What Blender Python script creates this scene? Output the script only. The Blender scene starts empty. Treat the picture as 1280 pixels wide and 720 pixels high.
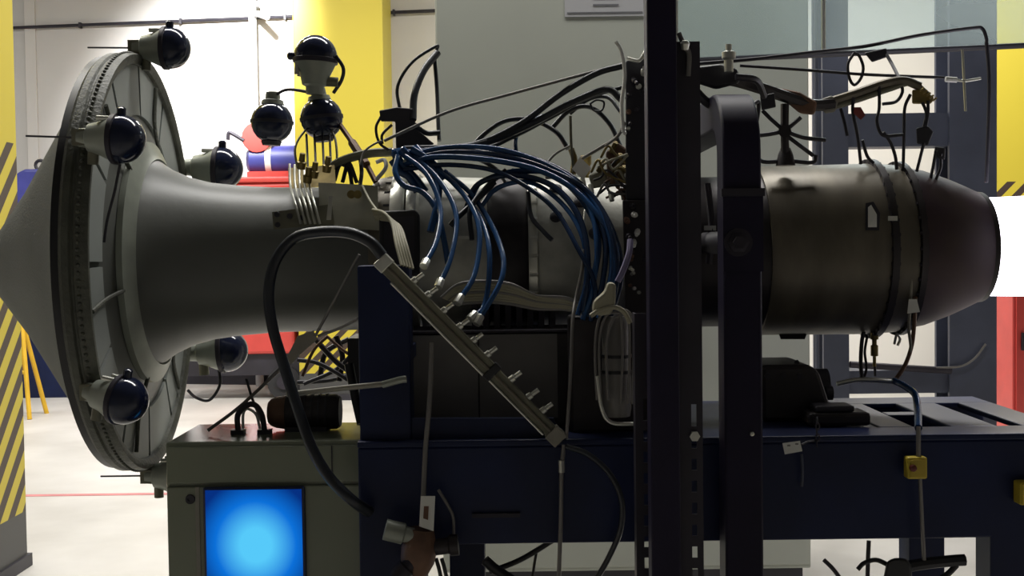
import bpy, bmesh, math, random
from mathutils import Vector, Matrix
random.seed(7)
PI = math.pi
SC = bpy.context.scene
C = SC.collection

# ------------------------------------------------------------------ camera
F = 1500.0                                     # focal length in pixels of a 1280x720 frame
CAM = Vector((0, 0, 1.5))
PITCH, ROLL = math.radians(1.95), math.radians(0.75)
fw = Vector((0, math.cos(PITCH), -math.sin(PITCH)))
up0 = Vector((0, math.sin(PITCH), math.cos(PITCH)))
rt0 = Vector((1, 0, 0))
rt = rt0 * math.cos(ROLL) - up0 * math.sin(ROLL)
up = up0 * math.cos(ROLL) + rt0 * math.sin(ROLL)
cd = bpy.data.cameras.new('camera')
cd.sensor_width = 36; cd.lens = 36 * F / 1280
cam = bpy.data.objects.new('camera', cd); C.objects.link(cam)
cam.matrix_world = Matrix(((rt.x, up.x, -fw.x, CAM.x), (rt.y, up.y, -fw.y, CAM.y), (rt.z, up.z, -fw.z, CAM.z), (0, 0, 0, 1)))
SC.camera = cam

# ------------------------------------------------------------------ world, lamps, exposure
w = bpy.data.worlds.new('world'); SC.world = w; w.use_nodes = True
w.node_tree.nodes['Background'].inputs[0].default_value = (0.80, 0.86, 1.0, 1)
w.node_tree.nodes['Background'].inputs[1].default_value = 0.12
SC.view_settings.view_transform = 'Standard'
SC.view_settings.look = 'None'
SC.view_settings.exposure = 0.0
SC.view_settings.gamma = 1.0
SC.view_settings.use_curve_mapping = False

def area(name, loc, target, sx, sy, energy, col=(1, 1, 1)):
    d = bpy.data.lights.new(name, 'AREA'); d.shape = 'RECTANGLE'; d.size = sx; d.size_y = sy
    d.energy = energy; d.color = col
    o = bpy.data.objects.new(name, d); C.objects.link(o); o.location = loc
    o.rotation_euler = (Vector(target) - Vector(loc)).to_track_quat('-Z', 'Y').to_euler()
    return o
# the hall's ceiling strip lamps, all above the frame just under the ceiling and facing straight down
area('ceiling_lamp_far_left_offscreen', (-4.2, 9.3, 4.94), (-4.2, 9.3, 0), 4.5, 0.5, 285, (1, 0.98, 0.94))
area('ceiling_lamp_far_middle_offscreen', (1.5, 9.3, 4.94), (1.5, 9.3, 0), 4.5, 0.5, 285, (1, 0.98, 0.94))
area('ceiling_lamp_bay_offscreen', (-0.6, 4.7, 4.94), (-0.6, 4.7, 0), 4.5, 0.4, 215, (1, 0.98, 0.94))
area('ceiling_lamp_far_right_offscreen', (4.4, 8.6, 4.94), (4.4, 8.6, 0), 3.0, 0.4, 130, (1, 0.98, 0.95))
# the flood lamp that burns out the back wall behind the intake
sp = bpy.data.lights.new('flood_lamp_back_wall_offscreen', 'SPOT'); sp.energy = 3600; sp.spot_size = math.radians(58); sp.spot_blend = 0.9; sp.shadow_soft_size = 0.15
spo = bpy.data.objects.new('flood_lamp_back_wall_offscreen', sp); C.objects.link(spo); spo.location = (-2.7, 10.2, 4.9)
spo.rotation_euler = (Vector((-3.0, 13.3, 3.15)) - spo.location).to_track_quat('-Z', 'Y').to_euler()

# ------------------------------------------------------------------ helpers
def P(px, py, d):
    """point seen at pixel (px, py) whose distance into the hall (world Y) is d"""
    v = fw + rt * ((px - 640) / F) + up * ((360 - py) / F)
    return CAM + v * (d / v.y)

def link(o): C.objects.link(o); return o
def tag(o, label=None, cat=None, group=None, kind=None):
    if label: o['label'] = label
    if cat: o['category'] = cat
    if group: o['group'] = group
    if kind: o['kind'] = kind
    return o
def wloc(p):
    l = Vector((0, 0, 0))
    while p: l = l + p.location; p = p.parent
    return l
def thing(name, loc, label, cat, group=None):
    o = link(bpy.data.objects.new(name, None)); o.location = Vector(loc); o.empty_display_size = 0.1
    return tag(o, label, cat, group)
def obj(name, bm, m, parent=None, smooth=None, bevel=0, label=None):
    bmesh.ops.recalc_face_normals(bm, faces=bm.faces)
    if smooth is not None:
        for f in bm.faces: f.smooth = True
    if parent is None:
        xs = [v.co for v in bm.verts]
        L = Vector(((min(v.x for v in xs) + max(v.x for v in xs)) / 2, (min(v.y for v in xs) + max(v.y for v in xs)) / 2, min(v.z for v in xs)))
        off = L
    else:
        off = wloc(parent); L = Vector((0, 0, 0))
    bmesh.ops.translate(bm, verts=bm.verts, vec=-off)
    me = bpy.data.meshes.new(name); bm.to_mesh(me); bm.free()
    if smooth is not None:
        me.set_sharp_from_angle(angle=math.radians(smooth))
    o = link(bpy.data.objects.new(name, me)); o.location = L; o.parent = parent
    o.data.materials.append(m)
    if bevel:
        b = o.modifiers.new('bevel', 'BEVEL'); b.width = bevel; b.segments = 2; b.limit_method = 'ANGLE'
    if label: o['label'] = label
    return o
def copy_tree(o, parent=None):
    c = link(o.copy()); c.parent = parent
    for ch in list(o.children): copy_tree(ch, c)
    return c

def B(): return bmesh.new()
def box(bm, lo, hi, M=None):
    x0, y0, z0 = lo; x1, y1, z1 = hi
    vs = [bm.verts.new((x, y, z)) for x in (x0, x1) for y in (y0, y1) for z in (z0, z1)]
    for f in ((0, 1, 3, 2), (4, 6, 7, 5), (0, 4, 5, 1), (2, 3, 7, 6), (0, 2, 6, 4), (1, 5, 7, 3)):
        bm.faces.new([vs[i] for i in f])
    if M is not None: bmesh.ops.transform(bm, matrix=M, verts=vs)
    return bm
def prism(bm, pts, a, b, axis='y'):
    """polygon pts (u, v) extruded from a to b along axis"""
    def mk(u, v, t):
        return {'y': (u, t, v), 'x': (t, u, v), 'z': (u, v, t)}[axis]
    A = [bm.verts.new(mk(u, v, a)) for u, v in pts]; D = [bm.verts.new(mk(u, v, b)) for u, v in pts]
    bm.faces.new(A); bm.faces.new(D[::-1])
    for i in range(len(pts)):
        j = (i + 1) % len(pts); bm.faces.new((A[i], A[j], D[j], D[i]))
    return bm
def frame_of(d):
    d = d.normalized(); a = Vector((0, 0, 1)) if abs(d.z) < 0.9 else Vector((1, 0, 0))
    u = d.cross(a).normalized(); return u, d.cross(u).normalized()
def cyl(bm, p0, p1, r0, r1=None, n=16):
    p0 = Vector(p0); p1 = Vector(p1); r1 = r0 if r1 is None else r1
    u, v = frame_of(p1 - p0)
    A = [bm.verts.new(p0 + (u * math.cos(2 * PI * i / n) + v * math.sin(2 * PI * i / n)) * r0) for i in range(n)]
    D = [bm.verts.new(p1 + (u * math.cos(2 * PI * i / n) + v * math.sin(2 * PI * i / n)) * r1) for i in range(n)]
    bm.faces.new(A[::-1]); bm.faces.new(D)
    for i in range(n): bm.faces.new((A[i], A[(i + 1) % n], D[(i + 1) % n], D[i]))
    return bm
def lathe(bm, prof, o, axis, n=32, a0=0, a1=2 * PI):
    """prof: (t along axis, radius); closed if a full turn"""
    o = Vector(o); axis = Vector(axis).normalized(); u, v = frame_of(axis)
    full = abs(a1 - a0 - 2 * PI) < 1e-6; m = n if full else n + 1
    rings = []
    for t, r in prof:
        if r < 1e-6: rings.append([bm.verts.new(o + axis * t)])
        else: rings.append([bm.verts.new(o + axis * t + (u * math.cos(a0 + (a1 - a0) * i / n) + v * math.sin(a0 + (a1 - a0) * i / n)) * r) for i in range(m)])
    for A, D in zip(rings, rings[1:]):
        for i in range(n):
            j = (i + 1) % m
            if len(A) == 1 and len(D) == 1: continue
            if len(A) == 1: bm.faces.new((A[0], D[j], D[i]))
            elif len(D) == 1: bm.faces.new((A[i], A[j], D[0]))
            else: bm.faces.new((A[i], A[j], D[j], D[i]))
    return bm
def spline(pts, sub=7):
    pts = [Vector(p) for p in pts]
    if len(pts) < 3: return pts
    q = [pts[0] * 2 - pts[1]] + pts + [pts[-1] * 2 - pts[-2]]; out = []
    for i in range(1, len(q) - 2):
        a, b, c, d = q[i - 1:i + 3]
        for k in range(sub):
            t = k / sub
            out.append(0.5 * ((2 * b) + (c - a) * t + (2 * a - 5 * b + 4 * c - d) * t * t + (3 * b - a - 3 * c + d) * t ** 3))
    return out + [pts[-1]]
def tube(bm, pts, r, n=8, sm=True, sub=7):
    pts = spline(pts, sub) if sm else [Vector(p) for p in pts]
    prev = None; rings = []
    for i, p in enumerate(pts):
        d = (pts[min(i + 1, len(pts) - 1)] - pts[max(i - 1, 0)]).normalized()
        if prev is None: u, _ = frame_of(d)
        else: u = (prev - d * prev.dot(d)).normalized()
        prev = u; v = d.cross(u)
        rings.append([bm.verts.new(p + (u * math.cos(2 * PI * k / n) + v * math.sin(2 * PI * k / n)) * r) for k in range(n)])
    for A, D in zip(rings, rings[1:]):
        for k in range(n): bm.faces.new((A[k], A[(k + 1) % n], D[(k + 1) % n], D[k]))
    bm.faces.new(rings[0][::-1]); bm.faces.new(rings[-1])
    return bm
def ptube(bm, pp, r, n=8, sm=True): return tube(bm, [P(*p) for p in pp], r, n, sm)

# ------------------------------------------------------------------ materials
def mat(name, col, rough=0.5, metal=0.0, var=0.15, scale=6.0, bump=0.0, bscale=60.0, col2=None, stretch=(1, 1, 1), spec=0.5, trans=0.0, alpha=1.0):
    m = bpy.data.materials.new(name); m.use_nodes = True; nt = m.node_tree; N = nt.nodes; b = N['Principled BSDF']
    tc = N.new('ShaderNodeTexCoord'); mp = N.new('ShaderNodeMapping'); mp.inputs['Scale'].default_value = stretch
    nt.links.new(tc.outputs['Object'], mp.inputs[0])
    nz = N.new('ShaderNodeTexNoise'); nz.inputs['Scale'].default_value = scale; nz.inputs['Detail'].default_value = 5
    nt.links.new(mp.outputs[0], nz.inputs[0])
    rp = N.new('ShaderNodeValToRGB'); rp.color_ramp.elements[0].position = 0.32; rp.color_ramp.elements[1].position = 0.7
    c2 = col2 or tuple(min(1, c * (1 + var)) for c in col); c1 = tuple(c * (1 - var) for c in col) if not col2 else col
    rp.color_ramp.elements[0].color = (*c1, 1); rp.color_ramp.elements[1].color = (*c2, 1)
    nt.links.new(nz.outputs['Fac'], rp.inputs[0]); nt.links.new(rp.outputs[0], b.inputs['Base Color'])
    b.inputs['Roughness'].default_value = rough; b.inputs['Metallic'].default_value = metal
    b.inputs['Specular IOR Level'].default_value = spec
    b.inputs['Alpha'].default_value = alpha
    if bump:
        n2 = N.new('ShaderNodeTexNoise'); n2.inputs['Scale'].default_value = bscale; nt.links.new(mp.outputs[0], n2.inputs[0])
        bp = N.new('ShaderNodeBump'); bp.inputs['Strength'].default_value = bump; bp.inputs['Distance'].default_value = 0.01
        nt.links.new(n2.outputs['Fac'], bp.inputs['Height']); nt.links.new(bp.outputs[0], b.inputs['Normal'])
    return m
def emis(name, col, s):
    m = bpy.data.materials.new(name); m.use_nodes = True; nt = m.node_tree; nt.nodes.clear()
    e = nt.nodes.new('ShaderNodeEmission'); e.inputs[0].default_value = (*col, 1); e.inputs[1].default_value = s
    o = nt.nodes.new('ShaderNodeOutputMaterial'); nt.links.new(e.outputs[0], o.inputs[0]); return m

M = dict(
    wall=mat('wall_paint', (0.60, 0.585, 0.56), 0.8, var=0.05, scale=0.8),
    ceil=mat('ceiling_paint', (0.22, 0.22, 0.22), 0.9, var=0.05),
    floor=mat('floor_concrete', (0.52, 0.50, 0.46), 0.45, scale=1.6, col2=(0.68, 0.66, 0.62), bump=0.05, bscale=25),
    red_line=mat('red_paint', (0.60, 0.22, 0.22), 0.6),
    greycab=mat('grey_enamel', (0.345, 0.36, 0.315), 0.5, var=0.05, scale=1.5),
    tankpanel=mat('dull_grey_panel', (0.15, 0.142, 0.135), .5, .2),
    paper=mat('paper', (0.36, 0.36, 0.37), 0.8, var=0.03),
    ink=mat('ink', (0.12, 0.12, 0.13), 0.8),
    steelblue=mat('blue_grey_paint', (0.055, 0.062, 0.095), 0.5, var=0.2, scale=3),
    navy=mat('navy_paint', (0.006, 0.012, 0.050), 0.4, var=0.3, scale=4, spec=0.3),
    black=mat('black_rubber', (0.012, 0.012, 0.014), 0.45, var=0.3),
    charcoal=mat('charcoal_steel', (0.022, 0.020, 0.028), 0.5, var=0.3, scale=5),
    post=mat('dark_violet_steel', (0.014, 0.011, 0.028), 0.5, var=0.2, scale=5, spec=0.2),
    gunmetal=mat('gunmetal_upright', (0.036, 0.032, 0.042), 0.5, 0.2, var=0.2, scale=5, spec=0.3),
    horn=mat('horn_grey', (0.115, 0.120, 0.108), 0.42, 0.0, var=0.12, scale=3, bump=0.02),
    panel=mat('flange_panel_grey', (0.27, 0.29, 0.275), 0.5, var=0.12, scale=4),
    rim=mat('rim_olive', (0.075, 0.078, 0.060), 0.55, var=0.3, scale=18, bump=0.3, bscale=90),
    screen=mat('screen_mesh', (0.21, 0.22, 0.205), 0.75, var=0.12, scale=3, bump=0.25, bscale=160),
    silver=mat('silver_metal', (0.6, 0.6, 0.54), 0.32, 0.75, var=0.15, scale=10),
    alu=mat('cast_aluminium', (0.47, 0.47, 0.42), 0.5, 0.35, var=0.25, scale=12, bump=0.1),
    olive=mat('olive_casing', (0.135, 0.118, 0.088), 0.42, 0.35, var=0.25, scale=5, stretch=(3, 1, 1)),
    darkmetal=mat('dark_casing', (0.035, 0.030, 0.032), 0.45, 0.4, var=0.35, scale=8),
    heat=mat('heat_tinted_steel', (0.050, 0.026, 0.048), 0.5, 0.45, scale=5, col2=(0.065, 0.045, 0.038)),
    brown=mat('brown_casting', (0.16, 0.085, 0.052), 0.55, 0.2, var=0.35, scale=14),
    brass=mat('brass', (0.22, 0.165, 0.055), 0.4, 0.6, var=0.35, scale=20),
    khaki=mat('khaki_plate', (0.175, 0.170, 0.120), 0.5, 0.2, var=0.2, scale=12),
    dome=mat('navy_glass_dome', (0.008, 0.012, 0.035), 0.12, var=0.2),
    sensor=mat('sensor_housing_grey', (0.29, 0.31, 0.265), 0.4, 0.2, var=0.15, scale=10),
    cabinet=mat('green_grey_enamel', (0.215, 0.235, 0.172), 0.22, var=0.06, scale=3),
    bezel=mat('bezel_blue_black', (0.012, 0.022, 0.07), 0.3),
    bluehose=mat('blue_hose', (0.014, 0.055, 0.15), 0.16, var=0.3, scale=9),
    deepblue=mat('deep_blue_hose', (0.007, 0.020, 0.055), 0.16, var=0.3, scale=9),
    darkhose=mat('dark_hose', (0.014, 0.017, 0.024), 0.35, var=0.3),
    cream=mat('cream_wire', (0.33, 0.31, 0.22), 0.6, var=0.15),
    white=mat('white_plastic', (0.72, 0.72, 0.68), 0.5, var=0.04),
    greywire=mat('grey_wire', (0.20, 0.19, 0.18), 0.45, 0.4),
    lilac=mat('lilac_hose', (0.17, 0.15, 0.26), 0.5),
    red=mat('red_enamel', (0.62, 0.07, 0.06), 0.4, var=0.08),
    bluepaint=mat('blue_enamel', (0.045, 0.05, 0.24), 0.45, var=0.15),
    tyre=mat('tyre', (0.02, 0.02, 0.022), 0.8),
    yellow=mat('yellow_paint', (0.60, 0.46, 0.04), 0.5, var=0.05, scale=1.2),
    amber=mat('amber_paint', (0.66, 0.40, 0.02), 0.5),
    tanbar=mat('tan_bar', (0.26, 0.245, 0.20), 0.55, var=0.15, scale=14),
    pipew=mat('pale_grey_pipe', (0.42, 0.43, 0.44), 0.5),
)
# bead pattern on the bellmouth rim is geometry; hazard stripes are paint on the yellow columns
def hazard_mat():
    m = bpy.data.materials.new('yellow_black_hazard_paint'); m.use_nodes = True; nt = m.node_tree; N = nt.nodes; b = N['Principled BSDF']
    g = N.new('ShaderNodeNewGeometry'); s = N.new('ShaderNodeSeparateXYZ'); nt.links.new(g.outputs['Position'], s.inputs[0])
    def mth(op, a, bb):
        n = N.new('ShaderNodeMath'); n.operation = op
        for i, x in enumerate((a, bb)):
            if x is None: continue
            if isinstance(x, (int, float)): n.inputs[i].default_value = x
            else: nt.links.new(x, n.inputs[i])
        return n.outputs[0]
    t = mth('ADD', mth('ADD', s.outputs[0], s.outputs[1]), mth('MULTIPLY', s.outputs[2], -1.0))
    fr = mth('FRACT', mth('DIVIDE', t, 0.165), None)
    dark = mth('MULTIPLY', mth('GREATER_THAN', fr, 0.52), mth('LESS_THAN', s.outputs[2], 2.02))
    mx = N.new('ShaderNodeMix'); mx.data_type = 'RGBA'
    nt.links.new(dark, mx.inputs['Factor']); mx.inputs['A'].default_value = (0.52, 0.42, 0.035, 1); mx.inputs['B'].default_value = (0.045, 0.028, 0.02, 1)
    base = mth('LESS_THAN', s.outputs[2], 0.27)
    m2 = N.new('ShaderNodeMix'); m2.data_type = 'RGBA'; nt.links.new(base, m2.inputs['Factor'])
    nt.links.new(mx.outputs['Result'], m2.inputs['A']); m2.inputs['B'].default_value = (0.05, 0.05, 0.05, 1)
    nt.links.new(m2.outputs['Result'], b.inputs['Base Color']); b.inputs['Roughness'].default_value = 0.5
    return m
M['hazard'] = hazard_mat()
def screen_mat():
    m = bpy.data.materials.new('blue_display'); m.use_nodes = True; nt = m.node_tree; N = nt.nodes; N.clear()
    tc = N.new('ShaderNodeTexCoord'); mp = N.new('ShaderNodeMapping')
    nt.links.new(tc.outputs['Generated'], mp.inputs[0]); mp.inputs['Location'].default_value = (-0.80, 0, -0.48); mp.inputs['Scale'].default_value = (1.55, 0, 1.3)
    gr = N.new('ShaderNodeTexGradient'); gr.gradient_type = 'SPHERICAL'; nt.links.new(mp.outputs[0], gr.inputs[0])
    rp = N.new('ShaderNodeValToRGB'); nt.links.new(gr.outputs['Fac'], rp.inputs[0])
    e = rp.color_ramp.elements; e[0].position = 0; e[0].color = (0.002, 0.03, 0.22, 1); e[1].position = 0.75; e[1].color = (0.10, 0.62, 1.0, 1)
    k = rp.color_ramp.elements.new(0.35); k.color = (0.004, 0.17, 0.72, 1)
    em = N.new('ShaderNodeEmission'); nt.links.new(rp.outputs[0], em.inputs[0]); em.inputs[1].default_value = 0.95
    o = N.new('ShaderNodeOutputMaterial'); nt.links.new(em.outputs[0], o.inputs[0]); return m
M['display'] = screen_mat()
def acrylic_mat():
    m = bpy.data.materials.new('hazy_acrylic'); m.use_nodes = True; nt = m.node_tree; N = nt.nodes; N.clear()
    t = N.new('ShaderNodeBsdfTransparent'); t.inputs[0].default_value = (0.90, 0.97, 0.99, 1)
    d = N.new('ShaderNodeBsdfTranslucent'); d.inputs[0].default_value = (0.62, 0.70, 0.72, 1)
    nz = N.new('ShaderNodeTexNoise'); nz.inputs['Scale'].default_value = 1.6
    mr = N.new('ShaderNodeMapRange'); mr.inputs['From Min'].default_value = 0.3; mr.inputs['From Max'].default_value = 0.7; mr.inputs['To Min'].default_value = 0.12; mr.inputs['To Max'].default_value = 0.4
    nt.links.new(nz.outputs['Fac'], mr.inputs[0])
    mx = N.new('ShaderNodeMixShader'); nt.links.new(mr.outputs[0], mx.inputs[0]); nt.links.new(t.outputs[0], mx.inputs[1]); nt.links.new(d.outputs[0], mx.inputs[2])
    o = N.new('ShaderNodeOutputMaterial'); nt.links.new(mx.outputs[0], o.inputs[0]); return m
M['acrylic'] = acrylic_mat()

# ================================================================== SETTING
def struct(name, bm, m, **k):
    o = obj(name, bm, m, **k); o['kind'] = 'structure'; return o
fl = struct('floor', box(B(), (-9, -3, -0.1), (9, 15, 0)), M['floor'])
pl = obj('painted_line', box(B(), (-7.5, 7.36, 0.0005), (4, 7.42, 0.002)), M['red_line'], fl)
WS = -0.212                                                  # the back wall runs slightly oblique to the engine
WX, WY = -0.82, 12.95
def wall_y(x): return WY + WS * (x - WX)
bm = B()
pts = [(-9, wall_y(-9)), (9, wall_y(9)), (9, wall_y(9) + 0.2), (-9, wall_y(-9) + 0.2)]
struct('wall_back', prism(bm, pts, 0, 5.0, 'z'), M['wall'])
struct('wall_left', box(B(), (-9.2, -3, 0), (-9, 15, 5.0)), M['wall'])
struct('wall_right', box(B(), (9, -3, 0), (9.2, 15, 5.0)), M['wall'])
struct('ceiling', box(B(), (-9.2, -3, 5.0), (9.2, 15, 5.15)), M['ceil'])
struct('baseboard_back', prism(B(), [(-9, wall_y(-9) - 0.03), (9, wall_y(9) - 0.03), (9, wall_y(9) - 0.001), (-9, wall_y(-9) - 0.001)], 0, 0.16, 'z'), M['charcoal'])
struct('wall_front', box(B(), (-9.2, -3.2, 0), (9.2, -3, 5.0)), M['ceil'])

def wp(px, py, off=0.0):
    """point on the back wall at a pixel"""
    v = fw + rt * ((px - 640) / F) + up * ((360 - py) / F)
    t = (WY + WS * (CAM.x - WX) - CAM.y) / (v.y - WS * v.x)
    return CAM + v * t - Vector((0, off, 0))
# conduit along the wall with saddle clips
a0, a1 = wp(-60, 39, 0.05), wp(1200, -12, 0.05)
t = thing('wall_conduit', a0, 'thin dark conduit running level along the pale back wall', 'conduit')
obj('tube', cyl(B(), a0, a1, 0.018, n=10), M['charcoal'], t, 40)
for i in range(9):
    q = a0.lerp(a1, (i + .35) / 9); obj('clip', box(B(), q - Vector((.012, .02, .03)), q + Vector((.012, .05, .03))), M['charcoal'], t)
# wall panel joints: upright cover strips
for i, px in enumerate((46,)):
    q = wp(px, 300, 0.02)
    struct('trim_%d' % (i + 1), box(B(), (q.x - .06, q.y - .02, 0.16), (q.x + .06, q.y + .03, 5.0)), M['wall'])
q = wp(322, 200, 0.12)
t = thing('wall_pipe', (q.x, q.y, 0), 'pale vertical pipe with a short elbow on the floodlit wall', 'pipe')
obj('riser', cyl(B(), (q.x, q.y, 0), (q.x, q.y, 4.98), 0.045, n=12), M['pipew'], t, 40)
e1 = wp(327, 22, 0.12); e2 = wp(344, 31, 0.45)
obj('elbow', tube(B(), [(q.x, q.y, e1.z), e1 - Vector((0, .08, 0)), e2], 0.035), M['pipew'], t, 40)
for z in (1.0, 2.6, 4.2): obj('saddle', box(B(), (q.x - .07, q.y - .02, z - .03), (q.x + .07, q.y + .12, z + .03)), M['pipew'], t)

# ---- yellow columns
def column(x0, x1, y0, y1, label):
    t = thing('yellow_column', ((x0 + x1) / 2, (y0 + y1) / 2, 0), label, 'column')
    obj('shaft', box(B(), (x0, y0, 0), (x1, y1, 4.99)), M['hazard'], t, bevel=0.01)
    obj('plinth', box(B(), (x0 - .015, y0 - .015, 0), (x1 + .015, y1 + .015, 0.06)), M['charcoal'], t)
xe = P(35, 690, 5.72).x
column(xe - 0.85, xe, 4.85, 5.72, 'yellow column with hazard stripes beside the conical inlet screen')
xa, xb = P(369, 200, 11.9).x, P(481, 200, 11.9).x
column(xa, xb, 11.9, 11.9 + .85, 'yellow column with hazard stripes behind the intake horn')
xa = P(1241, 150, 10.6).x
column(xa, xa + .85, 10.6, 10.6 + .85, 'yellow column rising beyond the exhaust flame')

# ---- big grey cabinet behind the engine
x0, x1 = P(548, 300, 5.2).x, P(1012, 300, 5.2).x
t = thing('equipment_cabinet', ((x0 + x1) / 2, 5.5, 0), 'tall flat grey equipment cabinet standing behind the engine', 'cabinet')
obj('body', box(B(), (x0, 5.2, 0.08), (x1, 5.95, 3.6)), M['greycab'], t, bevel=0.008)
obj('plinth', box(B(), (x0 + .03, 5.23, 0), (x1 - .03, 5.92, 0.08)), M['charcoal'], t)
xm = P(832, 300, 5.2).x
for s0, s1 in ((x0 + .006, xm - .004), (xm + .004, x1 - .006)):
    d = obj('door', box(B(), (s0, 5.185, 0.1), (s1, 5.2, 3.58)), M['greycab'], t, bevel=0.004)
obj('handle', box(B(), (xm + .05, 5.16, 1.1), (xm + .075, 5.185, 1.25)), M['charcoal'], t)
# notice sheet
q0, q1 = P(706, 21, 5.18), P(806, 21, 5.18)
t = thing('notice_sheet', ((q0.x + q1.x) / 2, 5.183, q0.z), 'pale notice sheet fixed high on the grey cabinet', 'notice')
obj('sheet', box(B(), (q0.x, 5.181, q0.z), (q1.x, 5.1845, q0.z + .28)), M['paper'], t)
obj('border', box(B(), (q0.x + .01, 5.1795, q0.z + .014), (q1.x - .01, 5.181, q0.z + .019)), M['ink'], t)
for k in range(3):
    obj('text_line', box(B(), ((q0.x + q1.x) / 2 - .05, 5.1795, q0.z + .045 + k * .03), ((q0.x + q1.x) / 2 + .06, 5.181, q0.z + .052 + k * .03)), M['ink'], t)

# ---- dark steel frame at the far right
def pxbox(bm, a, b, y0, y1):
    p, q = P(a[0], a[1], y0), P(b[0], b[1], y0)
    return box(bm, (min(p.x, q.x), y0, min(p.z, q.z)), (max(p.x, q.x), y1, max(p.z, q.z)))
t = thing('steel_portal', (P(1130, 600, 7.0).x, 7.0, 0), 'blue-grey steel portal of columns and beams behind the nozzle', 'structure')
def col_(pxa, pxb, y0, y1, ztop):
    xa, xb = P(pxa, 300, y0).x, P(pxb, 300, y0).x
    bm = B(); box(bm, (xa, y0, 0), (xb, y0 + .03, ztop)); box(bm, (xa, y1 - .03, 0), (xb, y1, ztop)); box(bm, ((xa + xb) / 2 - .02, y0 + .03, 0), ((xa + xb) / 2 + .02, y1 - .03, ztop))
    obj('column', bm, M['steelblue'], t); obj('base_plate', box(B(), (xa - .05, y0 - .05, 0), (xb + .05, y1 + .05, .025)), M['steelblue'], t)
col_(1029, 1061, 7.0, 7.25, 3.4); col_(1187, 1246, 7.0, 7.25, 3.4)
for (ya, yb) in ((142, 182), (464, 491)):
    bm = B(); p, q = P(1060, ya, 7.02), P(1190, yb, 7.02)
    box(bm, (p.x, 7.03, q.z), (q.x, 7.22, p.z)); obj('beam', bm, M['steelblue'], t)
p = P(1188, 474, 7.0); q = P(1062, 466, 7.0)
obj('rail', cyl(B(), (q.x, 6.99, q.z + .05), (p.x, 6.99, p.z + .05), .02), M['gunmetal'], t, 40)
q = P(1021, 300, 6.6)
t = thing('riser_pipe', (q.x, q.y, 0), 'slim dark pipe standing in the bright gap beside the grey cabinet', 'pipe')
obj('tube', cyl(B(), (q.x, q.y, 0.02), (q.x, q.y, 3.3), .011, n=10), M['steelblue'], t, 40)
obj('foot', cyl(B(), (q.x, q.y, 0), (q.x, q.y, .02), .04, n=14), M['steelblue'], t, 40)
# ---- red enclosure at the right edge
p, q = P(1266, 380, 8.2), P(1330, 520, 8.2)
t = thing('red_cabinet', ((p.x + q.x) / 2, 8.4, 0), 'red steel cabinet standing beyond the bench end', 'cabinet')
obj('body', box(B(), (p.x, 8.2, .05), (q.x + .3, 8.7, P(1266, 350, 8.2).z)), M['red'], t, bevel=.01)
obj('foot', box(B(), (p.x + .03, 8.25, 0), (q.x + .27, 8.65, .05)), M['charcoal'], t)
obj('door', box(B(), (p.x + .02, 8.185, .1), (q.x + .28, 8.2, P(1266, 358, 8.2).z)), M['red'], t)
obj('latch', box(B(), (p.x + .05, 8.165, .75), (p.x + .07, 8.185, .87)), M['charcoal'], t)

# ---- red service trailer behind the horn
D = 12.0
xl, xr = P(246, 300, D).x, P(366, 300, D).x
zt = P(300, 221, D).z; zb = P(300, 443, D).z
t = thing('service_trailer', ((xl + xr) / 2 + .2, D + .3, 0), 'red wheeled service trailer with blue tank by the back wall', 'trailer')
obj('body', box(B(), (xl, D, zb), (xr, D + .62, zt - .06)), M['red'], t, bevel=.03)
obj('lid', box(B(), (xl - .03, D - .03, zt - .06), (xr + .75, D + .64, zt)), M['red'], t, bevel=.02)
obj('chassis', box(B(), (xl - .3, D + .05, P(300, 470, D).z), (xr + .25, D + .6, zb)), M['charcoal'], t)
for x in (xr - .12, xr + .24):
    wh = obj('wheel', cyl(B(), (x, D + .02, .17), (x, D + .16, .17), .17, n=20), M['tyre'], t, 40)
    obj('hub', cyl(B(), (x, D, .17), (x, D + .02, .17), .07, n=14), M['gunmetal'], wh, 40)
zk = P(330, 198, D).z
obj('tank', lathe(B(), [(0, .0), (.0, .10), (.04, .15), (.55, .15), (.6, .10), (.6, 0)], (P(303, 200, D).x, D + .25, zk), (1, 0, 0), 20), M['bluepaint'], t, 40, label='blue tank')
obj('tank_cradle', box(B(), (P(305, 200, D).x, D + .12, zt), (P(366, 200, D).x, D + .4, zk - .12)), M['red'], t)
obj('tank_band', lathe(B(), [(.2, .152), (.2, .158), (.26, .158), (.26, .152)], (P(303, 200, D).x, D + .25, zk), (1, 0, 0), 20), M['white'], t, 40)
zr = P(315, 183, D).z
obj('reel', cyl(B(), (P(318, 180, D).x, D + .1, zr + .1), (P(318, 180, D).x, D + .42, zr + .1), .15, n=20), M['red'], t, 40)
obj('reel_handle', ptube(B(), [(305, 176, D), (292, 168, D), (286, 166, D), (285, 175, D)], .02), M['gunmetal'], t, 40)

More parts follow.
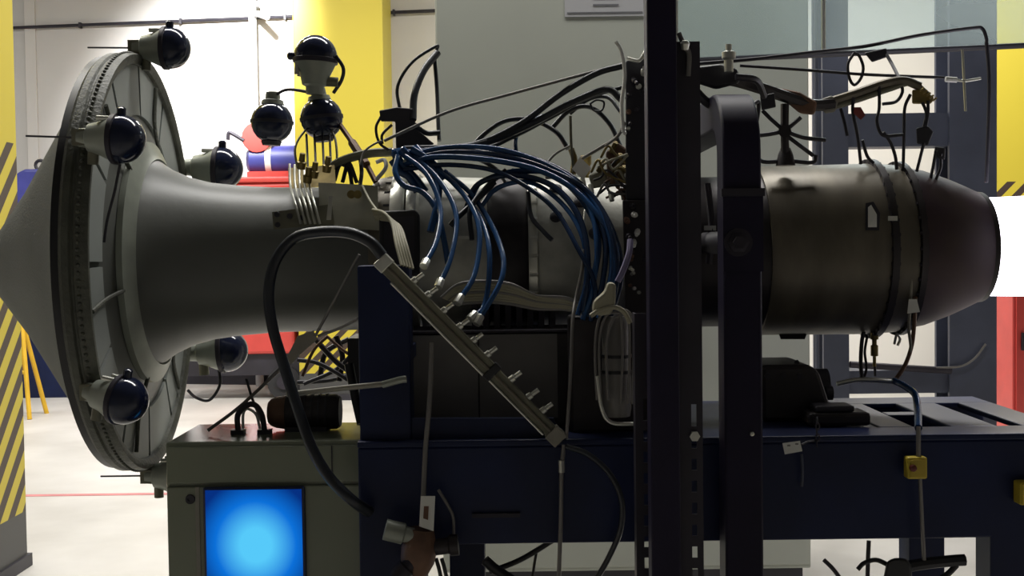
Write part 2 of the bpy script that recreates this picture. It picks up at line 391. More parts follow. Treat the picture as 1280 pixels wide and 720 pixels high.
# ---- blue machine at the far left
D = 12.4
xl, xr = P(18, 300, D).x, P(82, 300, D).x
t = thing('blue_machine', ((xl + xr) / 2, D + .4, 0), 'blue rounded machine on dark base partly behind the inlet screen', 'machine')
zt = P(50, 211, D).z; zm = P(50, 380, D).z
obj('housing', prism(B(), [(xl, zm), (xr + .1, zm), (xr + .1, zt - .12), (xr, zt - .03), (xr - .1, zt), (xl + .12, zt), (xl + .03, zt - .04), (xl, zt - .14)], D, D + .8, 'y'), M['bluepaint'], t, bevel=.03)
obj('base', prism(B(), [(xl, 0), (xr + .2, 0), (xr + .1, zm), (xl, zm)], D + .02, D + .78, 'y'), M['navy'], t)
eye = P(36, 204, D); bm = B()
tube(bm, [eye + Vector((math.cos(k * PI / 8) * .05, .3, math.sin(k * PI / 8) * .05)) for k in range(17)], .018, sm=False)
obj('lifting_eye', bm, M['charcoal'], t, 40)
# ---- yellow A-shaped barrier leg by the striped column
t = thing('barrier_stand', (P(32, 495, 11.0).x, 11.0, 0), 'amber folding barrier stand beside the striped column', 'barrier')
za = P(26, 398, 11).z
cx = P(27, 400, 11).x
for sx, sy in ((1, -1), (-1, -1), (1, 1), (-1, 1)):
    obj('leg', tube(B(), [(cx, 11.0, za), (cx + sx * .13, 11 + sy * .2, .0)], .022, sm=False), M['amber'], t)
obj('brace', cyl(B(), (cx - .07, 10.89, .42), (cx + .07, 10.89, .42), .018), M['amber'], t)

# ================================================================== BELLMOUTH
SX = 1 / 420.0
AY = 3.57
AZ = P(172, 328, AY).z
ctr = P(1100, 311, AY)
def X(px): return (px - 640) * SX
AX0 = X(172)
slope = (ctr.z - AZ) / (ctr.x - AX0)                    # the engine sits very slightly nose-down
AXD = Vector((1, 0, slope)).normalized()
def AP(px, r=0, ang=0):
    """point on the engine: pixel station along the axis, radius, angle (90 = up, 0 = away, 180 = towards the control box side)"""
    c = Vector((AX0, AY, AZ)) + AXD * (X(px) - AX0)
    return c + Vector((0, math.cos(math.radians(ang)), math.sin(math.radians(ang)))) * r
def alathe(prof, n=48, bm=None):
    return lathe(bm or B(), [(X(px) - AX0, r) for px, r in prof], (AX0, AY, AZ), AXD, n)

BXD = (AXD + Vector((0, .05, 0))).normalized()          # the bellmouth hangs a few degrees out of line on its collar
BPIV = AP(475); BS = Vector((-BXD.y, BXD.x, 0)).normalized()
def BP(px, r=0, ang=0):
    return BPIV + BXD * (X(px) - X(475)) + BS * (r * math.cos(math.radians(ang))) + BXD.cross(BS) * (r * math.sin(math.radians(ang)))
def blathe(prof, n=48, bm=None, a0=0, a1=2 * PI):
    return lathe(bm or B(), [(X(px) - X(475), r) for px, r in prof], BPIV, BXD, n, a0, a1)
t = thing('bellmouth_intake', AP(172), 'large grey flared bellmouth intake with beaded rim and conical screen', 'intake')
hp = [(475, .212), (420, .2125), (350, .214), (305, .221), (270, .231), (244, .247), (221, .272), (203, .303), (192, .34), (185, .39), (181, .45), (179, .52), (178, .585), (174, .585), (176, .52), (178, .45), (181, .39), (188, .335), (200, .298), (219, .266), (244, .241), (270, .225), (305, .215), (350, .208), (475, .206), (475, .212)]
obj('horn', blathe(hp, 72), M['horn'], t, 35)
obj('throat_ring', blathe([(191, .352), (198, .352), (203, .318), (208, .302), (204, .296), (196, .31)], 72), M['sensor'], t, 35)
for k in range(12):                                     # rear flange panels
    bm = blathe([(182.5, .43), (182, .575), (185, .575), (186, .43), (182.5, .43)], 7, None, 2 * PI * (k + .03) / 12, 2 * PI * (k + .97) / 12)
    bmesh.ops.holes_fill(bm, edges=bm.edges)
    obj('flange_panel', bm, M['panel'], t)
rm = obj('rim', blathe([(179, .57), (189, .575), (192, .59), (192, .602), (187, .606), (178, .606), (176, .600), (174, .600), (172, .606), (165, .606), (161, .598), (161, .578), (174, .57), (179, .57)], 96), M['rim'], t, 30)
bm = B()
for k in range(200):
    p = BP(182, .6055, 360 * k / 200); bmesh.ops.create_icosphere(bm, subdivisions=1, radius=.0062, matrix=Matrix.Translation(p))
b_ = obj('rim_beading', bm, M['rim'], rm, 60); b_['kind'] = 'stuff'
obj('rim_seal', blathe([(160, .575), (153, .578), (153, .597), (161, .597)], 96), M['black'], rm, 30, label='black rubber seal')
obj('inlet_screen', blathe([(157, .586), (128, .47), (60, .235), (10, .085), (-10, .028), (-20, 0.0)], 72), M['screen'], t, 50, label='grey conical inlet screen')
for k in range(6):
    obj('flange_rib', tube(B(), [BP(197, .345, 60 * k + 12), BP(189, .44, 60 * k + 12), BP(188, .56, 60 * k + 12)], .006), M['rim'], t, 40)

# ---- probe sensors
def sensor(tipdir, base, label, rod=0.0, scale=1.0, parent_wire=None):
    """grey conical housing with a dark dome; tipdir points from housing to dome"""
    d = Vector(tipdir).normalized(); s = scale; b = Vector(base)
    t = thing('probe_sensor', b, label, 'sensor', 'dome-ended probe sensors')
    obj('housing', lathe(B(), [(0, 0), (0, .022 * s), (.02 * s, .024 * s), (.025 * s, .034 * s), (.05 * s, .040 * s), (.085 * s, .056 * s), (.085 * s, 0)], b, d, 24), M['sensor'], t, 35)
    u, v = frame_of(d)
    obj('bezel', lathe(B(), [(.083 * s, .050 * s), (.083 * s, .060 * s), (.094 * s, .061 * s), (.097 * s, .055 * s)], b, d, 24), M['gunmetal'], t, 35)
    prof = [(.09 * s, .056 * s)] + [(.10 * s + .058 * s * math.sin(k * PI / 14), .058 * s * math.cos(k * PI / 14)) for k in range(8)]
    prof[-1] = (prof[-1][0], 0)
    dm = obj('dome', lathe(B(), prof, b, d, 24), M['dome'], t, 50)
    wdir = Vector((0, 0, 1)) if abs(d.z) < .8 else Vector((-1, 0, 0))
    wdir = (wdir - d * wdir.dot(d)).normalized()
    nb = b + d * (.10 * s) + wdir * .060 * s
    obj('lug', lathe(B(), [(-.012, .0), (-.012, .011 * s), (.012 * s, .011 * s), (.016 * s, .006 * s), (.016 * s, 0)], nb, wdir, 12), M['dome'], t, 40)
    for sg in (-1, 1):
        k = b + d * (.06 * s) + wdir * .046 * s + wdir.cross(d) * sg * .02 * s
        obj('clamp_screw', cyl(B(), k - d * .012, k + d * .03 * s, .006 * s, n=8), M['silver'], t, 40)
    obj('port', cyl(B(), b + d * .035 * s - wdir * .03 * s, b + d * .035 * s - wdir * .062 * s, .013 * s, n=10), M['khaki'], t, 40)
    if rod: obj('probe_rod', cyl(B(), b, b - d * rod, .0028, n=6), M['charcoal'], t, 40)
    return t
rim_sensors = [(90, 'probe sensor topmost on the bellmouth rim', (1, .0, -.02)), (150, 'probe sensor on the upper bellmouth rim, cone-screen side facing the control box', (1, -.05, -.05)),
               (210, 'probe sensor low on the bellmouth rim above the floor gap, facing the control box', (1, -.25, -.2)), (30, 'probe sensor on the upper bellmouth rim facing the red trailer', (1, 0, -.05)),
               (-30, 'probe sensor on the lower bellmouth rim with a looped wire, facing the red trailer', (1, 0, .05)), (270, 'probe sensor at the foot of the bellmouth rim beside the control box', (1, 0, 0))]
for ang, lab, d in rim_sensors:
    r = .632 if ang != 90 else .628
    b = BP(188 if ang in (30, -30) else 180, r, ang)
    st = sensor(d, b, lab, .135 if ang not in (30, -30, 210) else 0, 1.05 if ang != 30 and ang != -30 else 1.25)
    q = BP(181, .60, ang)
    obj('clamp', box(B(), b + Vector((-.012, -.02, -.02)), b + Vector((.02, .02, .02))), M['khaki'], st)
    obj('bracket', tube(B(), [b + Vector((.005, 0, 0)), q], .012, sm=False), M['khaki'], st, 40)
# thin wires on the near rim
t = tag(obj('sensor_lead', ptube(B(), [(150, 205, 2.98), (143, 240, 2.99), (134, 275, 3.0), (130, 303, 3.0)], .0035), M['charcoal'], None, 40), 'short dark lead hanging from the upper rim sensor', 'wire')
t = tag(obj('sensor_lead', ptube(B(), [(272, 455, 4.08), (275, 480, 4.05), (262, 500, 4.0), (245, 497, 3.98), (235, 488, 3.95)], .005), M['charcoal'], None, 40), 'dark wire looping below the lower far rim sensor', 'wire')

# ---- the three upright sensors over the horn
s1 = sensor((.05, 0, 1), P(393, 118, 3.62), 'dome sensor stacked highest above the intake horn before the yellow column', 0, 1.12)
def ball_sensor(c, rad, label, nub):
    t = thing('probe_sensor', c, label, 'sensor', 'dome-ended probe sensors')
    c = Vector(c); d = Vector(nub).normalized()
    obj('dome', lathe(B(), [(rad * -math.cos(k * PI / 12), rad * math.sin(k * PI / 12) if 0 < k < 12 else 0) for k in range(13)], c, d, 28), M['dome'], t, 60)
    obj('neck', lathe(B(), [(rad * .85, 0), (rad * .85, rad * .55), (rad * 1.05, rad * .5), (rad * 1.1, rad * .36), (rad * 1.42, rad * .33), (rad * 1.48, rad * .2), (rad * 1.48, 0)], c, d, 18), M['sensor'], t, 35)
    obj('equator_band', lathe(B(), [(-.004, rad * .995), (-.004, rad * 1.03), (.006, rad * 1.03), (.006, rad * .995)], c, d, 28), M['charcoal'], t, 35)
    obj('foot_cap', lathe(B(), [(-rad * .9, 0), (-rad * .9, rad * .5), (-rad * 1.1, rad * .42), (-rad * 1.12, 0)], c, d, 18), M['charcoal'], t, 35)
    return t
s2 = ball_sensor(P(402, 148, 3.66), .064, 'dark dome sensor hung directly under the highest one', (-.1, 0, 1))
s3 = ball_sensor(P(340, 153, 3.8), .066, 'dark dome sensor before the floodlit wall, beside the stacked pair', (.05, 0, 1))
obj('support_wire', ptube(B(), [(372, 212, 3.55), (369, 185, 3.58), (380, 165, 3.62), (398, 150, 3.66), (416, 166, 3.62), (421, 190, 3.58), (420, 216, 3.55)], .0035), M['khaki'], s2, 40)
for px in (383, 393, 403, 412): obj('support_wire', ptube(B(), [(px, 168, 3.62), (px + 1, 190, 3.58), (px + 2, 218, 3.52)], .0035), M['charcoal'], s2, 40)
obj('arm', ptube(B(), [(342, 120, 3.8), (360, 112, 3.75), (392, 116, 3.66)], .005), M['gunmetal'], s3, 40)
tag(obj('sensor_cable', ptube(B(), [(420, 70, 3.6), (429, 85, 3.6), (427, 100, 3.62), (417, 116, 3.64)], .0055), M['charcoal'], None, 40), 'short dark cable joining the two stacked dome sensors', 'cable')
bm = B(); ptube(bm, [(422, 152, 3.66), (436, 172, 3.62), (452, 195, 3.56), (470, 228, 3.5)], .008)
t = tag(obj('sensor_cable', bm, M['brown'], None, 40), 'brown thick cable slanting from the dome sensor to the horn', 'cable')
obj('sleeve', ptube(B(), [(440, 178, 3.61), (458, 206, 3.53)], .013, sm=False), M['brown'], t, 40)

# ---- probe bracket on the horn collar
t = thing('probe_bracket', P(405, 285, 3.36), 'khaki bracket plate with thin steel pipes clamped round the horn collar', 'bracket')
def quad_plate(pp, th=.012):
    bm = B(); A = [bm.verts.new(P(*p)) for p in pp]; D = [bm.verts.new(P(p[0], p[1], p[2] + th)) for p in pp]
    bm.faces.new(A); bm.faces.new(D[::-1]); n = len(pp)
    for i in range(n): bm.faces.new((A[i], A[(i + 1) % n], D[(i + 1) % n], D[i]))
    return bm
obj('plate', quad_plate([(340, 265, 3.345), (415, 255, 3.345), (418, 280, 3.335), (342, 287, 3.335)]), M['khaki'], t)
obj('plate', quad_plate([(398, 228, 3.41), (472, 232, 3.40), (474, 288, 3.33), (400, 284, 3.34)]), M['khaki'], t)
obj('plate', quad_plate([(360, 210, 3.47), (418, 206, 3.47), (420, 232, 3.41), (362, 236, 3.41)]), M['brass'], t)
for px, py in ((346, 268), (347, 281), (362, 270), (378, 272)): 
    q = P(px, py, 3.335); obj('bolt', cyl(B(), q, q + Vector((0, .012, 0)), .008, n=8), M['charcoal'], t, 40)
for k in range(5):
    px = 362 + k * 6
    obj('thin_pipe', ptube(B(), [(px, 205 + k, 3.44), (px + 1, 232, 3.39), (px + 8, 258, 3.335), (px + 14, 280, 3.325)], .0035), M['silver'], t, 40)
for (px, py) in ((376, 211), (392, 222), (408, 215), (384, 228)):
    q = P(px, py, 3.40); obj('fitting', lathe(B(), [(0, 0), (0, .012), (.02, .014), (.022, .009), (.045, .008), (.045, 0)], q, (.2, -.3, 1), 10), M['brass'], t, 40)
obj('clip', quad_plate([(411, 245, 3.33), (416, 245, 3.33), (414, 275, 3.32), (408, 275, 3.32)]), M['silver'], t)
for px in (447, 439): obj('knob', cyl(B(), P(px, 243, 3.37), P(px, 243, 3.35), .012, n=10), M['brass'], t, 40)
# curved olive conduit above the collar
t = tag(obj('conduit_hose', ptube(B(), [(408, 212, 3.5), (430, 200, 3.5), (460, 192, 3.5), (490, 190, 3.5)], .013), M['khaki'], None, 40), 'olive conduit hose lying over the horn collar', 'hose')
t = tag(obj('conduit_hose', ptube(B(), [(470, 225, 3.45), (482, 210, 3.45), (480, 200, 3.47), (470, 203, 3.47)], .006), M['white'], None, 40), 'small white looped conduit by the horn collar', 'hose')
for i, pp in enumerate([[(418, 226, 3.5), (425, 206, 3.5), (436, 212, 3.5), (440, 232, 3.47)], [(428, 228, 3.49), (436, 204, 3.5), (446, 228, 3.48)], [(450, 196, 3.5), (452, 215, 3.5), (450, 232, 3.46)]]):
    tag(obj('short_hose', ptube(B(), pp, .006), M['charcoal'], None, 40), 'short black hose loop between olive conduit and horn collar', 'hose', 'hose loops on the horn collar')

# ================================================================== ENGINE
t = thing('jet_engine', AP(780) - Vector((0, 0, .2)), 'small turbojet engine with aluminium compressor, dark core and olive rear casing', 'engine')
ENG = t
obj('front_casing', alathe([(472, .205), (472, .226), (478, .235), (490, .240), (497, .240), (497, .205)]), M['olive'], t, 30)
obj('compressor_ring', alathe([(497, .215), (497, .246), (503, .250), (511, .250), (514, .244), (514, .215)]), M['silver'], t, 30)
obj('compressor_ring', alathe([(516, .215), (516, .243), (520, .246), (528, .246), (531, .240), (531, .215)]), M['silver'], t, 30)
obj('compressor_casing', alathe([(531, .2), (531, .236), (545, .238), (606, .232), (612, .228), (612, .2)]), M['alu'], t, 30)
obj('dark_band', alathe([(612, .19), (612, .232), (618, .238), (654, .238), (660, .230), (660, .19)]), M['darkmetal'], t, 30)
obj('diffuser_flange', alathe([(660, .2), (660, .236), (664, .240), (670, .240), (672, .230), (672, .2)]), M['silver'], t, 30)
obj('diffuser_casing', alathe([(672, .2), (672, .225), (700, .232), (740, .226), (775, .205), (775, .18)]), M['alu'], t, 30)
obj('combustor_casing', alathe([(775, .16), (775, .212), (800, .222), (900, .222), (944, .235), (944, .16)]), M['darkmetal'], t, 30)
obj('rear_casing', alathe([(944, .2), (944, .245), (950, .250), (1075, .253), (1082, .2535), (1082, .2)]), M['olive'], t, 30)
obj('rear_flange', alathe([(1082, .2), (1082, .266), (1090, .266), (1091, .256), (1091, .2)]), M['darkmetal'], t, 30)
obj('turbine_casing', alathe([(1091, .2), (1091, .252), (1116, .248), (1117, .2)]), M['olive'], t, 30)
obj('turbine_flange', alathe([(1117, .2), (1117, .258), (1124, .258), (1125, .24), (1125, .2)]), M['darkmetal'], t, 30)
obj('nozzle', alathe([(1125, .2), (1125, .240), (1150, .230), (1180, .205), (1200, .184), (1222, .160), (1222, .150), (1190, .175), (1125, .2)]), M['heat'], t, 30, label='heat-tinted tapering nozzle')
obj('nozzle_lip', alathe([(1214, .166), (1224, .163), (1224, .150), (1214, .152)]), M['darkmetal'], t, 30)
def bolt_ring(px, r, n, m, parent):
    bm = B()
    for k in range(n):
        a = AP(px, r, 360 * k / n); cyl(bm, a - AXD * .012, a + AXD * .012, .006, n=6)
    o = obj('bolt_ring', bm, m, parent); o['kind'] = 'stuff'
bolt_ring(1086, .259, 40, M['gunmetal'], t); bolt_ring(1120, .250, 36, M['gunmetal'], t); bolt_ring(666, .237, 28, M['silver'], t); bolt_ring(494, .236, 28, M['gunmetal'], t)
# bosses and pads on the diffuser casing
for px, ang in ((694, 125), (693, 152), (722, 140), (738, 165), (690, 100)):
    a = AP(px, .222, ang); d = (a - AP(px)).normalized()
    obj('boss', lathe(B(), [(0, 0), (0, .018), (.014, .018), (.018, .012), (.018, 0)], a, d, 14), M['charcoal'], t, 40)
a = AP(735, .2, 78); obj('igniter', lathe(B(), [(0, .02), (.03, .02), (.03, .012), (.07, .012), (.075, .016), (.1, .016), (.1, 0)], a, (0, -.2, 1), 12), M['brass'], t, 40)
# windows of the casing and inspection plate
obj('inspection_plate', quad_plate([(1085, 259, 3.33), (1089, 256, 3.33), (1096, 268, 3.32), (1096, 284, 3.315), (1085, 284, 3.315)], .02), M['white'], t, label='pale inspection plate')
obj('plate_frame', quad_plate([(1082, 254, 3.335), (1092, 252, 3.335), (1100, 266, 3.325), (1099, 288, 3.32), (1082, 288, 3.32)], .015), M['charcoal'], t)
obj('clip', quad_plate([(1110, 270, 3.30), (1122, 270, 3.30), (1122, 276, 3.30), (1110, 276, 3.30)], .02), M['silver'], t)
obj('drain_lug', quad_plate([(972, 414, 3.52), (1010, 414, 3.52), (1006, 424, 3.53), (976, 424, 3.53)], .1), M['darkmetal'], t)
# front lower accessories hanging below compressor (short ribs seen under the wires)
for px in range(596, 700, 13):
    obj('rib', box(B(), (X(px) - .008, 3.33, P(px, 415, 3.33).z), (X(px) + .008, 3.45, P(px, 372, 3.33).z)), M['gunmetal'], t)
obj('ring_clip', quad_plate([(569, 295, 3.31), (592, 295, 3.31), (592, 299, 3.31), (569, 299, 3.31)], .015), M['silver'], t)
# accessory block between post and rear mount
obj('core_pipe', ptube(B(), [(884, 230, 3.28), (890, 285, 3.25), (886, 330, 3.25)], .010), M['gunmetal'], t, 40)
obj('core_clamp', quad_plate([(880, 282, 3.24), (895, 282, 3.24), (895, 288, 3.24), (880, 288, 3.24)], .02), M['silver'], t)
# black box before the front casing
t2 = thing('control_unit', P(495, 335, 3.2), 'black rounded box hung before the silver compressor rings', 'box')
obj('case', quad_plate([(474, 264, 3.22), (519, 262, 3.22), (525, 268, 3.22), (525, 345, 3.20), (474, 345, 3.20)], .07), M['black'], t2, bevel=.008)
obj('cover', quad_plate([(480, 272, 3.215), (518, 270, 3.215), (518, 338, 3.195), (480, 338, 3.195)], .01), M['charcoal'], t2)

# ================================================================== EXHAUST FLAME
t = thing('exhaust_flame', AP(1224), 'white-hot exhaust flame streaming out of the nozzle', 'flame')
def flame_mat(core=True):
    m = bpy.data.materials.new('flame_core'); m.use_nodes = True; nt = m.node_tree; nt.nodes.clear()
    e = nt.nodes.new('ShaderNodeEmission'); e.inputs[0].default_value = (0.93, 0.90, 1.0, 1); e.inputs[1].default_value = 7.0
    o = nt.nodes.new('ShaderNodeOutputMaterial'); nt.links.new(e.outputs[0], o.inputs[0]); return m
obj('core', alathe([(1219, .0), (1219, .139), (1235, .146), (1300, .150), (1420, .13), (1560, .07), (1640, 0)], 40), flame_mat(), t, 60)

# ================================================================== TEST BENCH
FY = 3.0
zt = P(1100, 551, FY).z; zb = P(800, 678, FY).z
xl = P(447, 560, FY).x; xr = 1.43; BY = 3.72
t = thing('test_bench', (0.3, 3.35, 0), 'navy blue steel test bench carrying the engine', 'bench')
BEN = t
obj('front_beam', box(B(), (xl, FY, zb), (xr, FY + .09, zt)), M['navy'], t, bevel=.006)
obj('back_beam', box(B(), (xl, BY - .09, zb + .06), (xr, BY, zt)), M['navy'], t, bevel=.006)
def top(xa, xb, ya, yb, z=zt): obj('top_rail', box(B(), (xa, ya, z), (xb, yb, z + .016)), M['navy'], t, bevel=.004)
xm = P(1062, 520, 3.4).x
top(xl, xr, FY - .01, FY + .12); top(xm, xr, BY - .14, BY)
top(xm, xm + .09, FY + .12, BY - .14); top(xr - .1, xr, FY + .12, BY - .14)
xq = P(1205, 525, 3.35).x
top(xq - .12, xq, FY + .12, BY - .14); top(xm + .09, xq - .12, 3.34, 3.40)
obj('deck', box(B(), (xl, FY + .12, zt), (xm, BY, zt + .012)), M['navy'], t)
obj('under_tray', box(B(), (xm + .05, FY + .1, zt - .10), (xr - .05, BY - .1, zt - .09)), M['navy'], t)
for xa, xb, ya in ((xl, P(511, 600, FY).x, FY), (P(562, 700, FY + .5).x, P(606, 700, FY + .5).x, FY + .5), (P(1238, 700, FY).x, P(1292, 700, FY).x, FY), (P(1238, 700, FY).x, P(1292, 700, FY).x, BY - .1), (xl, xl + .12, BY - .1)):
    obj('leg', box(B(), (xa, ya, 0), (xb, ya + .1, zb + .01)), M['navy'], t, bevel=.004)
    obj('foot', box(B(), (xa - .03, ya - .03, 0), (xb + .03, ya + .13, .015)), M['navy'], t)
obj('lower_bracket', box(B(), (P(590, 640, FY).x, FY - .012, P(600, 646, FY).z), (P(650, 640, FY).x, FY, P(600, 641, FY).z)), M['gunmetal'], t)
# front support post with gusset (carries the horn collar)
xp0, xp1 = P(447, 450, FY).x, P(512, 450, FY).x
obj('front_post', box(B(), (xp0, FY + .02, zt), (xp1, FY + .12, P(470, 332, FY).z)), M['navy'], t, bevel=.005)
obj('gusset', prism(B(), [(xp1, zt + .016), (xp1 + .38, zt + .016), (xp1 + .36, P(470, 528, FY).z), (xp1, P(470, 526, FY).z)], FY + .03, FY + .05, 'y'), M['navy'], t)
obj('saddle', box(B(), (xp0, FY + .1, P(470, 420, 3.4).z - .04), (xp1, 3.9, P(470, 420, 3.4).z - .004)), M['navy'], t)
obj('front_post', box(B(), (xp0, 3.85, zt - .1), (xp1, 3.95, P(470, 420, 3.4).z - .004)), M['navy'], t, bevel=.005)
obj('back_foot', box(B(), (xp0, BY - .09, zt - .1), (xp1, 3.95, zt - .02)), M['navy'], t)
# lower dark shelf
obj('lower_shelf', box(B(), (xl, FY + .1, zb - .02), (P(560, 700, FY).x, BY - .1, zb)), M['navy'], t)

# rear mount arch
t = thing('engine_mount_arch', (P(922, 700, 2.95).x, 3.5, 0), 'black round-shouldered steel arch strapping the rear of the engine', 'mount')
xa, xb = P(899, 300, 2.94).x, P(946, 300, 2.94).x
ztop = P(922, 112, 2.94).z
ys, ye = 2.88, 4.22; th = .09
def arch(inner):
    pts = []; k = th if inner else 0; R = .16
    y0, y1, z1 = ys + k, ye - k, ztop - k; r = R - k
    pts.append((y0, 0))
    for i in range(9): a = PI - i * PI / 16; pts.append((y0 + r + r * math.cos(a), z1 - r + r * math.sin(a)))
    for i in range(9): a = PI / 2 - i * PI / 16; pts.append((y1 - r + r * math.cos(a), z1 - r + r * math.sin(a)))
    pts.append((y1, 0)); return pts
O, I = arch(False), arch(True)
bm = B()
vo = [[bm.verts.new((x, u, v)) for u, v in O] for x in (xa, xb)]; vi = [[bm.verts.new((x, u, v)) for u, v in I] for x in (xa, xb)]
for i in range(len(O) - 1):
    bm.faces.new((vo[0][i], vo[0][i + 1], vo[1][i + 1], vo[1][i])); bm.faces.new((vi[0][i], vi[0][i + 1], vi[1][i + 1], vi[1][i]))
    for s in (0, 1): bm.faces.new((vo[s][i], vo[s][i + 1], vi[s][i + 1], vi[s][i]))
for j in (0, -1): bm.faces.new((vo[0][j], vo[1][j], vi[1][j], vi[0][j]))
obj('arch', bm, M['post'], t, 35, bevel=.006)
q = P(922, 303, 2.88)
obj('clamp_pad', box(B(), (xa - .002, 2.872, P(900, 340, 2.88).z), (xb + .002, 2.882, P(900, 244, 2.88).z)), M['post'], t)
bt = obj('mount_bolt', lathe(B(), [(0, 0), (0, .026), (.012, .026), (.016, .016), (.03, .016), (.03, 0)], q + Vector((0, -.004, 0)), (0, -1, 0), 6), M['gunmetal'], t, 30)
obj('washer', cyl(B(), q + Vector((0, -.012, 0)), q + Vector((0, 0, 0)), .034, n=20), M['gunmetal'], bt, 40)
obj('seam_band', box(B(), (xa - .006, 2.868, P(900, 246, 2.88).z), (xb + .006, 2.885, P(900, 236, 2.88).z)), M['gunmetal'], t)
obj('mount_pin', cyl(B(), q + Vector((0, .09, 0)), (q.x, 3.36, q.z), .03, n=14), M['charcoal'], t, 40)
obj('mount_pin', cyl(B(), (q.x, 3.79, q.z), (q.x, 4.14, q.z), .03, n=14), M['charcoal'], t, 40)

# foreground uprights
PY = 2.66
t = thing('square_post', (P(828, 700, PY).x, PY, 0), 'dark square steel post rising past the engine from floor to ceiling', 'post')
xa, xb = P(811, 300, PY).x, P(848, 300, PY).x
obj('shaft', box(B(), (xa, PY, .012), (xb, PY + .066, 4.99)), M['post'], t, bevel=.004)
obj('base_plate', box(B(), (xa - .05, PY - .04, 0), (xb + .05, PY + .11, .012)), M['post'], t)
obj('top_plate', box(B(), (xa - .05, PY - .04, 4.99), (xb + .05, PY + .11, 5.0)), M['post'], t)
def slotted(name, pa, pb, y, ytop, depth, label, slotpx, m, slots):
    x0, x1 = P(pa, 600, y).x, P(pb, 600, y).x
    zt = P(pa, ytop, y).z
    t = thing(name, ((x0 + x1) / 2, y, 0), label, 'upright')
    # front web with real slots
    sw = .006; xs = P(slotpx, 600, y).x
    bm = B(); box(bm, (x0, y, 0), (xs - sw, y + .004, zt)); box(bm, (xs + sw, y, 0), (x1, y + .004, zt))
    z = .04; zs = min(zt, 1.14)
    box(bm, (xs - sw, y, zs), (xs + sw, y + .004, zt)) if zt > zs else None
    while z < zs - .05:
        box(bm, (xs - sw, y, z + .026), (xs + sw, y + .004, min(z + .05, zs))); z += .05
    bmesh.ops.remove_doubles(bm, verts=bm.verts, dist=1e-5)
    obj('slotted_web', bm, m, t)
    obj('side_flange', box(B(), (x0, y + .004, 0), (x0 + .004, y + depth, zt)), m, t)
    obj('side_flange', box(B(), (x1 - .004, y + .004, 0), (x1, y + depth, zt)), m, t)
    obj('foot_plate', box(B(), (x0 - .02, y - .02, -.0), (x1 + .02, y + depth, .008)), m, t)
    for dz in slots:
        q = P(slotpx, dz, y); obj('bolt', lathe(B(), [(0, 0), (0, .012), (.008, .012), (.008, 0)], q, (0, -1, 0), 6), M['silver'], t)
    return t
slotted('slotted_upright', 848, 879, 2.70, 52, .05, 'grey slotted angle upright standing against the square post', 868, M['gunmetal'], (545,))
slotted('slotted_upright', 795, 822, 2.80, 392, .05, 'short slotted strut beside the square post under the hoses', 808, M['gunmetal'], ())

# ================================================================== UNDER-ENGINE PARTS
t = thing('oil_tank', P(600, 527, 3.25) * 1, 'flat grey oil tank sitting on the bench under the compressor', 'tank')
p, q = P(512, 417, 3.22), P(716, 527, 3.22)
zd = zt = P(1100, 551, FY).z + .012
obj('body', box(B(), (p.x, 3.22, zd), (q.x, 3.42, p.z)), M['darkmetal'], t, bevel=.006)
obj('front_panel', box(B(), (p.x + .005, 3.212, P(512, 524, 3.22).z), (P(598, 500, 3.22).x, 3.222, p.z - .005)), M['tankpanel'], t)
obj('front_panel', box(B(), (P(600, 500, 3.22).x, 3.212, P(512, 524, 3.22).z), (q.x - .04, 3.222, p.z - .005)), M['tankpanel'], t)
obj('lid_edge', box(B(), (p.x - .004, 3.208, p.z), (q.x + .004, 3.424, p.z + .006)), M['gunmetal'], t)

# manifold bar
a, b = P(478, 328, 2.97), P(697, 548, 2.97)
t = thing('manifold_bar', (a + b) / 2, 'long olive manifold bar slanting across the navy post with hose fittings', 'manifold')
d = (b - a).normalized(); nrm = Vector((0, 1, 0)); side = d.cross(nrm).normalized()
def barbox(t0, t1, s0, s1, y0, y1, m, name, parent=None, bev=.003):
    L = (b - a).length; bm = B(); vs = []
    for t_ in (t0, t1):
        for s in (s0, s1):
            for y in (y0, y1): vs.append(bm.verts.new(a + d * t_ * L + side * s + nrm * y))
    for f in ((0, 1, 3, 2), (4, 6, 7, 5), (0, 4, 5, 1), (2, 3, 7, 6), (0, 2, 6, 4), (1, 5, 7, 3)): bm.faces.new([vs[i] for i in f])
    return obj(name, bm, m, parent or t, bevel=bev)
barbox(0, .62, -.019, .019, 0, .03, M['khaki'], 'bar')
barbox(.625, .97, -.017, .017, .002, .03, M['khaki'], 'bar')
barbox(.08, .62, -.024, -.017, -.004, .034, M['silver'], 'edge_rail'); barbox(.63, .95, -.022, -.016, -.004, .034, M['silver'], 'edge_rail')
barbox(.0, .96, -.004, .004, -.005, 0, M['olive'], 'rib')
barbox(.96, 1.02, -.021, .021, -.006, .034, M['tanbar'], 'end_block'); barbox(-.02, .03, -.021, .021, -.006, .034, M['silver'], 'end_block')
barbox(.605, .64, -.024, .024, -.006, .034, M['black'], 'joint_clip')
sg = 1 if (a + side * .05 - P(600, 360, 2.97)).length < (a - side * .05 - P(600, 360, 2.97)).length else -1
FIT = []
for k, tt in enumerate((.14, .22, .31, .40, .48, .56, .70, .80, .88)):
    q = a + d * tt * (b - a).length + side * sg * .017 + nrm * .015
    obj('fitting', lathe(B(), [(0, 0), (0, .009), (.012, .009), (.014, .006), (.034, .006), (.034, 0)], q, side * sg + Vector((.25, 0, 0)), 8), M['silver'], t, 40)
    FIT.append(q + (side * sg + Vector((.25, 0, 0))).normalized() * .03)

